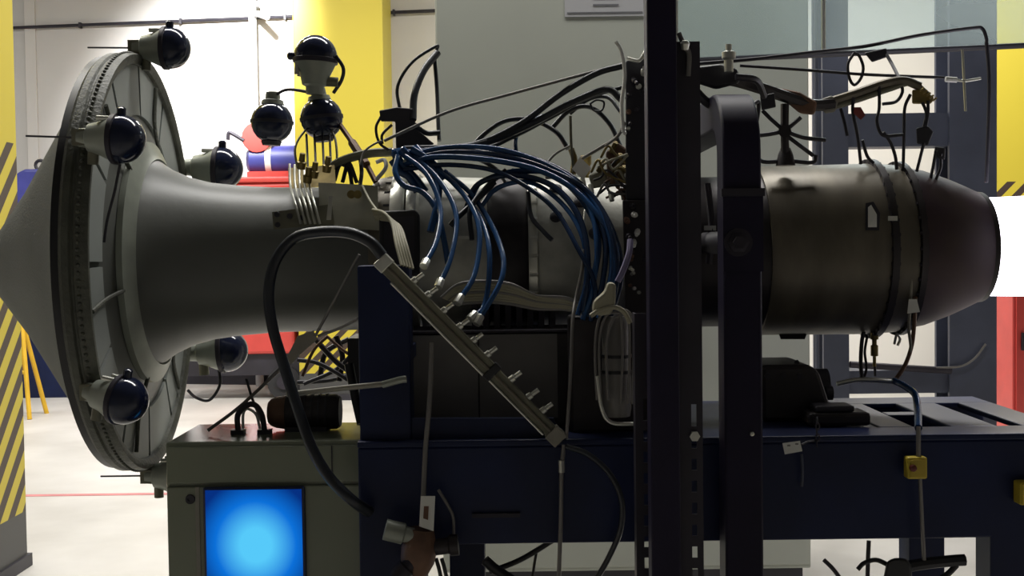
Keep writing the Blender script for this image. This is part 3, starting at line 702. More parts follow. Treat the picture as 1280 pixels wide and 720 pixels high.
# dark accessory gearbox below rear casing
t = thing('accessory_gearbox', P(985, 545, 3.35), 'dark accessory gearbox resting on the bench below the rear casing', 'gearbox')
p, q = P(948, 455, 3.3), P(1032, 548, 3.3)
zd2 = P(1100, 551, FY).z + .012
obj('housing', prism(B(), [(p.x, zd2), (q.x + .05, zd2), (q.x, P(1000, 500, 3.3).z), (P(1020, 480, 3.3).x, p.z - .02), (P(1008, 456, 3.3).x, p.z), (p.x, p.z)], 3.26, 3.5, 'y'), M['darkmetal'], t, bevel=.012)
obj('pump', cyl(B(), (q.x - .06, 3.38, P(1000, 485, 3.3).z), (P(1043, 485, 3.3).x, 3.38, P(1000, 485, 3.3).z), .045, n=18), M['charcoal'], t, 40)
obj('port', cyl(B(), (P(1036, 490, 3.3).x, 3.34, P(1000, 494, 3.3).z), (P(1045, 490, 3.3).x, 3.34, P(1000, 494, 3.3).z), .02, n=12), M['charcoal'], t, 40)
for px in (960, 980, 1000): 
    qq = P(px, 470, 3.255); obj('bolt', cyl(B(), qq, qq + Vector((0, .014, 0)), .009, n=6), M['gunmetal'], t)
obj('breather', ptube(B(), [(997, 462, 3.3), (996, 452, 3.3), (1004, 466, 3.28), (1020, 466, 3.28)], .006), M['gunmetal'], t, 40)
# base housing beside it
t = thing('pump_base', P(1045, 548, 3.2), 'dark flat pump base bolted on the bench top', 'base')
p, q = P(1010, 512, 3.15), P(1088, 548, 3.15)
obj('block', box(B(), (p.x, 3.14, zd2 + .004), (q.x, 3.24, P(1020, 516, 3.15).z)), M['darkmetal'], t, bevel=.01)
obj('cap', box(B(), (p.x + .02, 3.15, P(1020, 516, 3.15).z), (q.x - .04, 3.23, P(1020, 508, 3.15).z)), M['charcoal'], t, bevel=.006)
# hose cage / filter assembly between manifold and strut
t = thing('filter_assembly', P(765, 535, 3.05), 'dark filter housing with tan sleeve and wire cage beside the slotted strut', 'filter')
obj('housing', box(B(), (P(712, 500, 3.1).x, 3.1, zd2), (P(796, 500, 3.1).x, 3.2, P(740, 395, 3.1).z)), M['darkmetal'], t, bevel=.01)
q = P(770, 410, 3.05)
obj('cartridge', lathe(B(), [(0, 0), (0, .034), (.02, .037), (.24, .037), (.255, .028), (.255, 0)], (q.x, 3.05, P(770, 520, 3.05).z), (0, 0, 1), 18), M['greywire'], t, 35)
obj('band', lathe(B(), [(.11, .0375), (.11, .0395), (.118, .0395), (.118, .0375)], (q.x, 3.05, P(770, 520, 3.05).z), (0, 0, 1), 18), M['black'], t, 35)
obj('band', lathe(B(), [(.15, .0375), (.15, .0395), (.158, .0395), (.158, .0375)], (q.x, 3.05, P(770, 520, 3.05).z), (0, 0, 1), 18), M['black'], t, 35)
for k, w_ in enumerate((22, 17, 8)):
    obj('cage_wire', ptube(B(), [(768 - w_, 500, 3.0), (768 - w_ - 2, 430, 3.0), (768 - w_ + 6, 392 + k * 4, 3.0), (772, 386 + k * 5, 3.0), (768 + w_, 396, 3.0), (768 + w_ + 2, 440, 3.0), (768 + w_, 505, 3.0)], .0035), M['greywire'], t, 40)
obj('support_rod', ptube(B(), [(746, 470, 3.0), (752, 510, 3.0), (764, 528, 3.0), (795, 530, 3.0)], .005), M['silver'], t, 40)
# cream valve above it
t = thing('cream_valve', P(757, 395, 2.99), 'cream cone-shaped valve cap with a hook hose above the wire cage', 'valve')
bm = B(); prism(bm, [(P(u, 395, 2.99).x, P(u, v, 2.99).z) for u, v in ((740, 390), (742, 376), (756, 364), (760, 352), (770, 354), (769, 378), (764, 392), (748, 395))], 2.97, 3.01, 'y')
obj('cap', bm, M['cream'], t, bevel=.008)
obj('lever', ptube(B(), [(738, 395, 2.97), (750, 388, 2.97), (768, 384, 2.97), (780, 390, 2.97), (788, 404, 2.97)], .006), M['cream'], t, 40)
tag(obj('lilac_hose', ptube(B(), [(772, 352, 2.99), (778, 340, 2.99), (786, 318, 3.0), (788, 300, 3.02)], .008), M['lilac'], None, 40), 'short lilac hose rising from the cream valve', 'hose')

# ================================================================== CONTROL CABINET
CY = 3.13
p = P(206, 556, CY); q = P(455, 556, CY)
xl_, xr_ = P(208, 630, CY).x, q.x; zt_ = P(300, 552, CY).z
t = thing('control_cabinet', ((xl_ + xr_) / 2, CY + .16, 0), 'green-grey control cabinet with a glowing blue display', 'cabinet')
obj('body', box(B(), (xl_, CY, .06), (xr_, CY + .33, zt_)), M['cabinet'], t, bevel=.008)
obj('plinth', box(B(), (xl_ + .02, CY + .02, 0), (xr_ - .02, CY + .31, .06)), M['charcoal'], t)
obj('header_panel', box(B(), (xl_ + .004, CY - .008, P(300, 603, CY).z), (xr_ - .004, CY, zt_ - .012)), M['cabinet'], t, bevel=.003)
dr = obj('door', box(B(), (xl_ + .004, CY - .01, .1), (xr_ - .004, CY, P(300, 607, CY).z)), M['cabinet'], t, bevel=.004)
obj('stile', box(B(), (P(246, 640, CY).x, CY - .013, .1), (P(251, 640, CY).x, CY - .01, P(300, 607, CY).z)), M['tanbar'], dr)
q = P(238, 624, CY - .01); obj('lock', lathe(B(), [(0, 0), (0, .013), (.006, .012), (.006, .006), (.003, .006), (.003, 0)], q, (0, -1, 0), 14), M['charcoal'], dr, 40)
obj('corner_trim', box(B(), (xr_ - .085, CY - .011, P(430, 600, CY).z), (xr_ - .082, CY - .008, zt_ - .012)), M['charcoal'], t)
s0, s1 = P(253, 609, CY - .02), P(383, 724, CY - .02)
ds = obj('display_bezel', box(B(), (s0.x, CY - .022, s1.z), (s1.x, CY - .010, s0.z)), M['bezel'], t, bevel=.006)
obj('display', box(B(), (s0.x + .008, CY - .025, s1.z + .008), (s1.x - .008, CY - .022, s0.z - .008)), M['display'], ds, label='glowing blue display')
# motor with brown end cap on the cabinet
q = P(375, 508, 3.32)
t = thing('small_motor', (q.x, 3.32, zt_), 'dark cylindrical motor with brown end cap on the control cabinet', 'motor')
zc = zt_ + .05
obj('body', lathe(B(), [(0, 0), (0, .045), (.01, .048), (.14, .048), (.15, .042), (.15, 0)], (P(358, 508, 3.32).x, 3.32, zc), (1, 0, 0), 22), M['darkmetal'], t, 35)
obj('end_cap', lathe(B(), [(0, 0), (-.02, .03), (-.012, .038), (.0, .043), (.03, .047), (.03, 0)], (P(345, 508, 3.32).x, 3.32, zc), (1, 0, 0), 22), M['brown'], t, 35)
obj('foot', box(B(), (P(358, 508, 3.32).x, 3.285, zt_), (P(410, 508, 3.32).x, 3.355, zt_ + .012)), M['charcoal'], t)
for k in range(5): obj('fin', lathe(B(), [(0, .047), (0, .051), (.006, .051), (.006, .047)], (P(372 + k * 9, 508, 3.32).x, 3.32, zc), (1, 0, 0), 22), M['charcoal'], t, 35)
# black handle loop on the cabinet top
t = thing('lifting_handle', (P(312, 545, 3.3).x, 3.3, zt_), 'arched black handle standing on the control cabinet top', 'handle')
obj('bow', ptube(B(), [(298, 541, 3.26), (297, 520, 3.26), (306, 508, 3.26), (318, 506, 3.26), (327, 518, 3.26), (331, 540, 3.26)], .008), M['charcoal'], t, 40)
obj('bow', ptube(B(), [(304, 538, 3.32), (304, 518, 3.32), (309, 511, 3.32), (320, 518, 3.32), (325, 536, 3.32)], .004), M['white'], t, 40)
for px in (298, 331): qq = P(px, 541, 3.26); obj('foot', box(B(), (qq.x - .018, 3.245, zt_), (qq.x + .018, 3.275, zt_ + .012)), M['charcoal'], t)
# sticks and bars around there
tag(obj('tan_bar', ptube(B(), [(359, 493, 3.02), (430, 485, 2.97), (480, 480, 2.96)], .007), M['tanbar'], None, 40), 'long tan bar reaching from the motor across the navy post', 'bar')
o = tag(obj('bar_ferrule', ptube(B(), [(478, 481, 2.96), (500, 475, 2.955), (508, 474, 2.955)], .009), M['sensor'], None, 40), 'short grey ferrule on the end of the tan bar', 'ferrule')
tag(obj('wooden_stick', quad_plate([(357, 449, 3.2), (364, 456, 3.2), (372, 446, 3.2), (397, 424, 3.2), (392, 413, 3.2), (372, 420, 3.2)], .02), M['tanbar'], None), 'short tan stick wedged under the horn by the black hose', 'stick')
tag(obj('steel_rod', ptube(B(), [(394, 420, 3.2), (420, 372, 3.18), (449, 318, 3.16)], .0042), M['greywire'], None, 40), 'thin steel rod rising from the tan stick to the post', 'rod')
tag(obj('steel_rod', ptube(B(), [(398, 420, 3.2), (425, 410, 3.15), (448, 398, 3.1)], .0042), M['greywire'], None, 40), 'thin steel rod running level from the tan stick to the post', 'rod')
tag(obj('steel_rod', ptube(B(), [(260, 538, 3.25), (300, 508, 3.3), (345, 466, 3.35), (362, 448, 3.25)], .005), M['greywire'], None, 40), 'grey rod leaning from cabinet top up to the horn', 'rod')
tag(obj('thin_wire', ptube(B(), [(308, 474, 3.4), (316, 500, 3.36), (330, 534, 3.34)], .004), M['charcoal'], None, 40), 'thin black wire dropping to the cabinet top by the handle', 'wire')
# tangle of dark linkage behind the post before the striped column
t = thing('linkage', P(415, 480, 3.75), 'tangle of dark levers and rods under the horn beside the navy post', 'linkage')
for i, pp in enumerate([[(378, 470), (392, 438), (410, 420)], [(372, 450), (400, 455), (440, 478)], [(395, 425), (420, 452), (446, 470)], [(408, 420), (432, 440), (450, 450)], [(380, 480), (420, 462), (450, 432)], [(420, 420), (428, 446), (424, 476)], [(440, 420), (438, 450), (446, 474)], [(372, 478), (410, 476), (448, 466)], [(400, 470), (408, 440), (436, 424)]]):
    obj('lever', ptube(B(), [(x, y, 3.72 + .02 * i) for x, y in pp], .005 + .002 * (i % 3)), (M['brown'], M['charcoal'], M['darkmetal'])[i % 3], t, 40)
obj('standoff', box(B(), (P(448, 450, 3.8).x - .02, 3.7, P(448, 478, 3.8).z), (P(448, 450, 3.8).x + .02, 3.92, P(448, 420, 3.8).z)), M['charcoal'], t)

# ================================================================== HOSES
def hose(pp, r, m, label, group=None, cat='hose', name='hose', ends=None):
    o = tag(obj(name, ptube(B(), pp, r), m, None, 60), label, cat, group)
    if ends:
        for i in ends:
            a_, b_ = (P(*pp[0]), P(*pp[1])) if i == 0 else (P(*pp[-1]), P(*pp[-2]))
            dd = (b_ - a_).normalized()
            obj('end_fitting', lathe(B(), [(-.004, 0), (-.004, r * 1.5), (.02, r * 1.5), (.024, r * 1.2), (.024, 0)], a_, dd, 8), M['silver'], o, 40)
    return o
hose([(478, 320, 2.95), (462, 302, 2.95), (435, 291, 2.96), (400, 290, 2.98), (368, 298, 3.0), (345, 325, 3.0), (336, 365, 3.0), (341, 410, 3.0), (356, 460, 3.0), (372, 510, 2.98), (390, 560, 2.96), (412, 597, 2.95), (440, 625, 2.94), (462, 640, 2.98)], .0145, M['darkhose'], 'thick black hose arching before the horn down past the control cabinet')
hose([(436, 455, 3.3), (443, 490, 3.28), (452, 530, 3.25)], .013, M['black'], 'short thick black hose beside the navy post over the cabinet')

BL = 'blue pneumatic hose arching over the engine in a bundle'
BG = 'blue hose bundle'
arcs = [
    [(500, 196, 3.36), (560, 184, 3.33), (622, 186, 3.3), (682, 205, 3.26), (730, 236, 3.2), (758, 282, 3.12), (764, 340, 3.06), (748, 398, 3.02)],
    [(503, 202, 3.35), (560, 190, 3.32), (630, 195, 3.29), (690, 214, 3.24), (735, 250, 3.18), (757, 300, 3.1), (752, 360, 3.05), (738, 402, 3.03)],
    [(498, 207, 3.34), (550, 196, 3.31), (640, 204, 3.27), (700, 225, 3.22), (742, 262, 3.15), (770, 312, 3.09), (765, 365, 3.05), (755, 395, 3.03)],
    [(500, 190, 3.38), (570, 186, 3.34), (640, 198, 3.29), (700, 218, 3.23), (740, 244, 3.18), (764, 290, 3.1), (772, 340, 3.06), (768, 372, 3.05)],
    [(588, 250, 3.28), (604, 226, 3.3), (650, 213, 3.29), (700, 222, 3.25), (735, 255, 3.17), (746, 310, 3.09), (740, 365, 3.06), (728, 400, 3.04)],
    [(582, 262, 3.26), (598, 230, 3.28), (640, 219, 3.27), (690, 232, 3.22), (724, 272, 3.15), (735, 330, 3.08), (728, 390, 3.05)],
    [(600, 260, 3.26), (622, 235, 3.27), (662, 228, 3.26), (702, 254, 3.2), (728, 296, 3.12), (733, 350, 3.08), (722, 394, 3.06)],
    [(505, 212, 3.32), (560, 206, 3.3), (620, 214, 3.27), (668, 240, 3.21), (698, 268, 3.17), (722, 310, 3.1), (742, 350, 3.06), (745, 390, 3.04)],
    [(640, 214, 3.3), (690, 216, 3.26), (732, 240, 3.2), (756, 274, 3.13), (768, 330, 3.07), (757, 385, 3.03)],
    [(660, 240, 3.23), (664, 270, 3.2), (680, 290, 3.17), (690, 300, 3.16)],
]
for k in range(4):
    f_ = k / 3
    arcs.insert(0, [(502 + 6 * k, 193 + 3 * k, 3.39 - .01 * k), (575, 185 + 5 * f_, 3.35), (640, 192 + 10 * f_, 3.31), (700, 212 + 12 * f_, 3.25), (742 - 8 * f_, 248 + 12 * f_, 3.19), (770 - 22 * f_, 300, 3.13), (776 - 34 * f_, 350, 3.09), (762 - 30 * f_, 396, 3.06)])
arcs = arcs[:-1] + [arcs[-1]]
for i, pp in enumerate(arcs): hose(pp, .0066 if i % 3 else .0082, (M['deepblue'] if i % 2 else M['bluehose']) if i != 13 else M['darkhose'], (BL if i % 2 == 0 else BL.replace('blue', 'dark blue', 1)) if i != 13 else 'short dark hose curling on the aluminium diffuser', BG if i != 13 else None)
DL = 'blue pneumatic hose dropping from the junction to the manifold bar'
drops = [
    [(500, 190, 3.34), (532, 216, 3.26), (550, 258, 3.18), (546, 300, 3.08), (530, 332, 3.0)],
    [(512, 190, 3.35), (548, 224, 3.27), (570, 268, 3.18), (564, 320, 3.07), (548, 358, 3.0)],
    [(528, 200, 3.34), (572, 234, 3.27), (598, 280, 3.17), (594, 340, 3.06), (572, 378, 3.0)],
    [(556, 214, 3.32), (592, 246, 3.26), (622, 298, 3.16), (628, 345, 3.06), (596, 404, 3.0)],
    [(560, 222, 3.3), (580, 244, 3.27), (602, 276, 3.2), (612, 320, 3.1), (606, 380, 3.04), (588, 398, 3.0)],
]
for pp, o_ in zip(drops, ('topmost', 'second', 'third', 'lowest', 'fourth')): hose(pp, .0072, M['bluehose'], 'blue pneumatic hose dropping to the %s hosed fitting of the manifold bar' % o_, 'hoses to the manifold bar', ends=(1,))
hose([(618, 228, 3.28), (596, 250, 3.25), (572, 272, 3.22), (563, 282, 3.22)], .008, M['darkhose'], 'dark hose crossing over the falling blue hoses')
hose([(632, 213, 3.3), (606, 236, 3.26), (588, 262, 3.22), (590, 300, 3.2)], .007, M['darkhose'], 'dark hose curling down beside the compressor casing')
hose([(497, 195, 3.32), (494, 215, 3.28), (505, 232, 3.26), (528, 240, 3.25), (545, 262, 3.22), (555, 300, 3.2), (560, 330, 3.2)], .008, M['bluehose'], 'blue hose wrapped close round the silver compressor rings')
hose([(520, 184, 3.36), (537, 206, 3.32), (548, 232, 3.27), (545, 262, 3.22), (538, 290, 3.2)], .0105, M['bluehose'], 'thickest blue hose falling in front of the compressor casing')
hose([(548, 262, 3.19), (550, 282, 3.17), (546, 300, 3.15), (538, 322, 3.13)], .003, M['silver'], 'thin bright wire hanging before the compressor casing', cat='wire', name='wire')
# junction block where the blue hoses gather
t = thing('hose_junction', P(508, 205, 3.38), 'blue-grey hose junction block above the compressor rings', 'junction')
obj('block', quad_plate([(488, 186, 3.4), (520, 182, 3.4), (526, 208, 3.36), (494, 214, 3.36)], .06), M['bluehose'], t, bevel=.008)
for px, py in ((503, 186), (516, 188), (526, 198), (498, 196)): obj('nipple', ptube(B(), [(px, py, 3.36), (px + 8, py + 8, 3.33)], .007, sm=False), M['silver'], t, 40)
for i, pp in enumerate([[(492, 190), (503, 206), (520, 224), (532, 240)], [(502, 186), (518, 202), (534, 216), (546, 236)], [(514, 186), (530, 196), (546, 210), (556, 224)], [(490, 200), (500, 214), (512, 222), (522, 240)]]):
    tag(obj('hose_stub', ptube(B(), [(x, y, 3.335 - .002 * i) for x, y in pp], .011), M['bluehose'], None, 50), 'thick blue hose stub bunched below the hose junction block', 'hose', 'hose stubs below the junction')
# black bracket above it
t = thing('pipe_bracket', P(505, 185, 3.45), 'black angled pipe bracket with loops above the hose junction', 'bracket')
obj('plate', quad_plate([(474, 138, 3.46), (496, 134, 3.46), (517, 136, 3.46), (520, 160, 3.46), (543, 180, 3.46), (520, 188, 3.46), (495, 186, 3.46), (494, 152, 3.46), (476, 152, 3.46)], .05), M['charcoal'], t, bevel=.004)
for pp in ([(476, 146, 3.45), (470, 160, 3.45), (474, 178, 3.45), (486, 188, 3.45)], [(490, 156, 3.45), (478, 168, 3.45), (478, 180, 3.45)]): obj('loop', ptube(B(), pp, .004), M['charcoal'], t, 40)
hose([(500, 138, 3.47), (497, 108, 3.5), (515, 78, 3.52), (545, 58, 3.55), (546, 62, 3.56)], .005, M['darkhose'], 'thin black cable looping up beside the grey cabinet', cat='cable', name='cable')
hose([(516, 150, 3.46), (518, 118, 3.5), (530, 88, 3.55), (547, 66, 3.6)], .011, M['darkhose'], 'thick black cable rising beside the grey cabinet edge', cat='cable', name='cable')
hose([(543, 72, 3.6), (546, 110, 3.58), (548, 160, 3.52), (549, 176, 3.5)], .006, M['darkhose'], 'straight black cable falling along the grey cabinet edge', cat='cable', name='cable')
hose([(518, 156, 3.46), (532, 166, 3.48), (549, 166, 3.5)], .008, M['darkhose'], 'short black cable bridging bracket and grey cabinet edge', cat='cable', name='cable')
# rods and black hoses from junction to head plate
hose([(480, 176, 3.4), (560, 140, 3.4), (640, 117, 3.4), (778, 80, 3.4)], .0045, M['greywire'], 'long thin steel rod rising from bracket to the head plate', cat='rod', name='steel_rod')
TL = 'black hose sweeping from the junction up to the head plate'
for pp, r in (([(505, 186, 3.4), (590, 181, 3.42), (650, 155, 3.42), (700, 118, 3.4), (745, 92, 3.38), (780, 82, 3.36)], .009),
              ([(520, 190, 3.4), (600, 180, 3.42), (660, 157, 3.42), (715, 128, 3.4), (758, 112, 3.38), (776, 124, 3.36)], .010),
              ([(510, 192, 3.42), (600, 186, 3.44), (640, 172, 3.45), (690, 146, 3.44), (735, 122, 3.42), (782, 108, 3.38)], .006)):
    hose(pp, r, M['darkhose'], TL, 'black hoses to the head plate')
AL = 'dark hose looping in a low arch behind the blue bundle'
for pp, r in (([(585, 190, 3.5), (605, 168, 3.5), (632, 151, 3.5), (665, 150, 3.5), (695, 165, 3.48), (710, 186, 3.46)], .007),
              ([(690, 160, 3.5), (712, 138, 3.5), (738, 134, 3.5), (762, 155, 3.48), (775, 182, 3.45)], .007),
              ([(712, 142, 3.52), (736, 124, 3.52), (760, 122, 3.5), (776, 140, 3.46)], .006),
              ([(540, 188, 3.45), (590, 196, 3.45), (620, 212, 3.42), (634, 230, 3.38)], .007),
              ([(560, 192, 3.47), (590, 184, 3.48), (640, 190, 3.45), (680, 210, 3.4)], .006)):
    hose(pp, r, M['darkhose'], AL, 'dark hose arches')
hose([(646, 200, 3.42), (645, 172, 3.46), (658, 155, 3.48), (690, 140, 3.46)], .006, M['bluehose'], 'single blue hose bent upright before the grey cabinet')
hose([(737, 130, 3.48), (746, 125, 3.48), (755, 128, 3.48), (752, 138, 3.48), (742, 138, 3.48), (738, 130, 3.48)], .003, M['darkhose'], 'tiny dark wire ring before the grey cabinet', cat='wire', name='wire')
# upright thin rod with tag
t = thing('tagged_rod', P(713, 225, 3.4), 'thin upright rod carrying a square pale tag beside the diffuser', 'rod')
obj('rod', ptube(B(), [(713, 145, 3.4), (714, 180, 3.4), (717, 215, 3.4)], .004), M['khaki'], t, 40)
obj('tag', quad_plate([(725, 196, 3.22), (739, 210, 3.22), (729, 225, 3.22), (715, 211, 3.22)], .004), M['white'], t, label='square pale tag')
obj('stub', ptube(B(), [(714, 186, 3.41), (718, 200, 3.41), (716, 218, 3.41)], .009), M['brass'], t, 40)
hose([(683, 205, 3.42), (695, 192, 3.42), (713, 182, 3.42)], .0035, M['greywire'], 'thin grey wire curving to the tagged rod', cat='wire', name='wire')
hose([(728, 198, 3.4), (755, 182, 3.38), (772, 170, 3.36), (782, 152, 3.34)], .005, M['greywire'], 'grey pipe climbing from the tag to the head plate', cat='pipe', name='pipe')

# head plate (dark panel with fittings, beside the post)
t = thing('head_plate', P(795, 400, 3.2), 'tall dark head plate with bright fittings beside the square post', 'plate')
obj('plate', quad_plate([(782, 76, 3.3), (818, 70, 3.3), (818, 250, 3.24), (782, 250, 3.24)], .05), M['charcoal'], t, bevel=.004)
obj('lower_plate', quad_plate([(778, 250, 3.22), (822, 250, 3.22), (822, 545, 3.14), (786, 545, 3.14)], .05), M['darkmetal'], t, bevel=.004)
random.seed(11)
for k in range(34):
    px = random.choice((786, 792, 798, 804)) + random.uniform(-1, 1); py = 90 + k * 8.5 + random.uniform(-3, 3)
    qq = P(px, py, 3.285 - (py > 250) * .08); m_ = random.choice((M['silver'], M['gunmetal'], M['brown'], M['white'], M['gunmetal']))
    obj('fitting', lathe(B(), [(0, 0), (0, .008), (.02, .008), (.022, .005), (.036, .005), (.036, 0)], qq + Vector((0, .012, 0)), (random.uniform(-.5, .5), -1, random.uniform(-.6, .6)), 8), m_, t, 40)
obj('edge_tube', ptube(B(), [(770, 52, 3.25), (777, 65, 3.25), (781, 95, 3.25), (777, 130, 3.24), (779, 165, 3.22)], .005), M['white'], t, 40)
obj('edge_tube', ptube(B(), [(779, 160, 3.23), (770, 172, 3.25), (757, 182, 3.28)], .004), M['greywire'], t, 40)
obj('top_hook', ptube(B(), [(784, 73, 3.28), (798, 76, 3.27), (805, 68, 3.27), (807, 64, 3.27)], .005), M['silver'], t, 40)
# copper-coloured fuel block between diffuser and head plate
t = thing('fuel_block', P(765, 235, 3.3), 'brown fuel distribution block with brass unions by the head plate', 'block')
obj('block', quad_plate([(757, 190, 3.34), (772, 178, 3.34), (784, 186, 3.34), (784, 228, 3.32), (760, 232, 3.32)], .08), M['brown'], t, bevel=.006)
for px, py in ((764, 190), (770, 205), (775, 220), (748, 214)): obj('union', ptube(B(), [(px, py, 3.33), (px + 6, py - 12, 3.31)], .008, sm=False), M['brass'], t, 40)
obj('elbow_body', quad_plate([(735, 218, 3.36), (757, 210, 3.36), (762, 232, 3.34), (740, 236, 3.34)], .06), M['khaki'], t, bevel=.006)
for px, py in ((763, 245), (778, 243), (738, 236), (728, 228)): obj('bright_union', ptube(B(), [(px, py - 5, 3.28), (px + 2, py + 6, 3.27)], .007, sm=False), M['silver'], t, 40)
random.seed(5)
for k in range(14):
    x_, y_ = random.uniform(738, 770), random.uniform(185, 250)
    hose([(x_, y_, 3.3), (x_ + 9, y_ - random.uniform(2, 16), 3.28), (x_ + 18, y_ + random.uniform(-12, 8), 3.27), (785, y_ + random.uniform(-18, 18), 3.26)], .0036, random.choice((M['brass'], M['charcoal'], M['cream'], M['brown'], M['greywire'])), 'short thin wire between the fuel block and the head plate', 'fuel block wires', 'wire', 'wire')
hose([(735, 250, 3.24), (732, 262, 3.22), (730, 290, 3.18), (733, 318, 3.14)], .004, M['silver'], 'bright thin pipe hooked on the diffuser casing', cat='pipe', name='pipe')
hose([(730, 312, 3.1), (727, 340, 3.08), (720, 372, 3.06), (716, 400, 3.02), (713, 470, 2.98), (708, 548, 2.97)], .0045, M['greywire'], 'long grey wire running down beside the blue bundle', cat='wire', name='wire')
# cream harness below compressor
CL = 'cream wire in the harness under the compressor casing'
for k in range(9):
    o_ = random.uniform(-1, 1)
    hose([(552 + k * 2, 372 + k * .6, 3.12), (575, 355 + k * 3.0, 3.10), (610, 352 + k * 3.2, 3.09), (640, 356 + k * 3, 3.09), (670, 369 + k * 2 + o_, 3.1), (705, 373 + k * 1.8 - o_, 3.1), (724, 380 + k * 1.2, 3.1)], .005, M['cream'] if k % 4 else M['greywire'], CL, 'cream harness', 'wire', 'wire')
WL = 'cream wire falling from the horn collar behind the manifold bar'
for k in range(5):
    hose([(466 + k, 262 + k * 3, 3.26), (480 + k * 2, 266 + k * 2.5, 3.16), (490 + k * 2.6, 280 + k, 3.12), (495 + k * 3.2, 305, 3.06), (502 + k * 3.5, 332 + k, 3.02)], .004, M['cream'], WL, 'cream wires at the collar', 'wire', 'wire')
hose([(453, 232, 3.4), (462, 250, 3.34), (472, 264, 3.28)], .0035, M['cream'], 'thin cream wire crossing the khaki collar plate', cat='wire', name='wire')
hose([(450, 206, 3.42), (455, 190, 3.44), (468, 180, 3.44), (478, 176, 3.42)], .003, M['greywire'], 'thin grey wire curling up to the black bracket', cat='wire', name='wire')

# lower centre: hanging rod, tag and brown valve
t = thing('hanging_rod', P(535, 620, 2.95), 'grey rod hanging down the tank and beam to the brown valve', 'rod')
obj('rod', ptube(B(), [(540, 428, 2.99), (537, 500, 2.975), (532, 560, 2.965), (529, 622, 2.95)], .0065), M['greywire'], t, 40)
t = thing('brown_valve', P(527, 715, 2.93), 'brown cast valve with grey ports and pale label hung before the leg', 'valve')
obj('body', lathe(B(), [(0, 0), (0, .03), (.03, .042), (.06, .045), (.09, .036), (.11, .03), (.11, 0)], P(520, 716, 2.93), (.15, 0, 1), 18), M['brown'], t, 40)
obj('side_port', lathe(B(), [(0, 0), (0, .02), (.02, .02), (.024, .026), (.07, .026), (.07, 0)], P(516, 670, 2.92), (-1, -.1, .28), 14), M['sensor'], t, 40)
obj('lower_port', lathe(B(), [(0, 0), (0, .018), (.03, .018), (.034, .023), (.07, .023), (.07, 0)], P(520, 697, 2.91), (-.8, -.2, -.8), 14), M['gunmetal'], t, 40)
obj('right_port', lathe(B(), [(0, 0), (0, .02), (.05, .02), (.055, .026), (.075, .026), (.075, 0)], P(535, 685, 2.93), (1, 0, .1), 14), M['darkmetal'], t, 40)
obj('label_plate', quad_plate([(526, 620, 2.92), (544, 620, 2.92), (542, 664, 2.91), (524, 658, 2.91)], .008), M['white'], t, label='pale label plate')
obj('label_mark', quad_plate([(530, 631, 2.918), (536, 631, 2.918), (535, 650, 2.908), (529, 648, 2.908)], .003), M['brown'], t)
for px in (549, 556): hose([(px - 4, 698, 2.95), (px, 712, 2.95), (px + 6, 740, 2.95)], .005, M['black'], 'thin black cable below the brown valve', 'valve cables', 'cable', 'cable')
hose([(705, 556, 2.95), (702, 590, 2.94), (701, 650, 2.95), (698, 740, 2.95)], .0055, M['greywire'], 'grey cable hanging from the manifold bar end', cat='cable', name='cable')
qq = P(702, 583, 2.94); obj('connector', lathe(B(), [(-.015, 0), (-.015, .008), (.015, .008), (.015, 0)], qq, (0, 0, 1), 8), M['silver'], bpy.data.objects[[o.name for o in bpy.data.objects if o.get('label') == 'grey cable hanging from the manifold bar end'][0]], 40)
hose([(708, 558, 2.95), (735, 568, 2.93), (762, 592, 2.92), (777, 625, 2.92), (776, 660, 2.93), (762, 695, 2.95), (742, 730, 2.97)], .0075, M['darkhose'], 'dark glossy cable bowing from the manifold end to the floor', cat='cable', name='cable')
hose([(612, 715, 3.3), (650, 700, 3.3), (690, 676, 3.28), (720, 655, 3.2)], .008, M['black'], 'black hose sagging beneath the bench beam')
hose([(672, 684, 3.3), (668, 705, 3.3), (664, 735, 3.3)], .004, M['black'], 'thin black wire hanging beneath the bench beam', cat='wire', name='wire')
hose([(606, 700, 3.2), (620, 712, 3.2), (645, 728, 3.2)], .014, M['black'], 'thick black hose by the inner bench leg')
hose([(548, 612, 2.97), (560, 632, 2.97), (567, 650, 2.97), (566, 690, 2.97)], .004, M['greywire'], 'thin grey wire on the beam beside the valve', cat='wire', name='wire')

# ================================================================== RIGHT SIDE
# overhead acrylic sheet
p0, p1 = P(836, 77, 4.55), P(1345, 54, 4.55)
t = thing('acrylic_sheet', ((p0.x + p1.x) / 2, 4.55, p0.z), 'hazy clear acrylic sheet hanging above the rear engine', 'panel')
bm = B(); prism(bm, [(p0.x, p0.z), (p1.x, p1.z), (p1.x, p1.z + .9), (p0.x, p0.z + .9)], 4.55, 4.556, 'y'); obj('sheet', bm, M['acrylic'], t)
obj('edge_bar', tube(B(), [p0, p1], .011, sm=False), M['charcoal'], t, 40)
for f_ in (.38, .02, .98):
    qq = p0.lerp(p1, f_); obj('hanger', cyl(B(), qq, (qq.x, qq.y, 4.99), .009 if f_ == .38 else .006), M['silver'], t, 40)
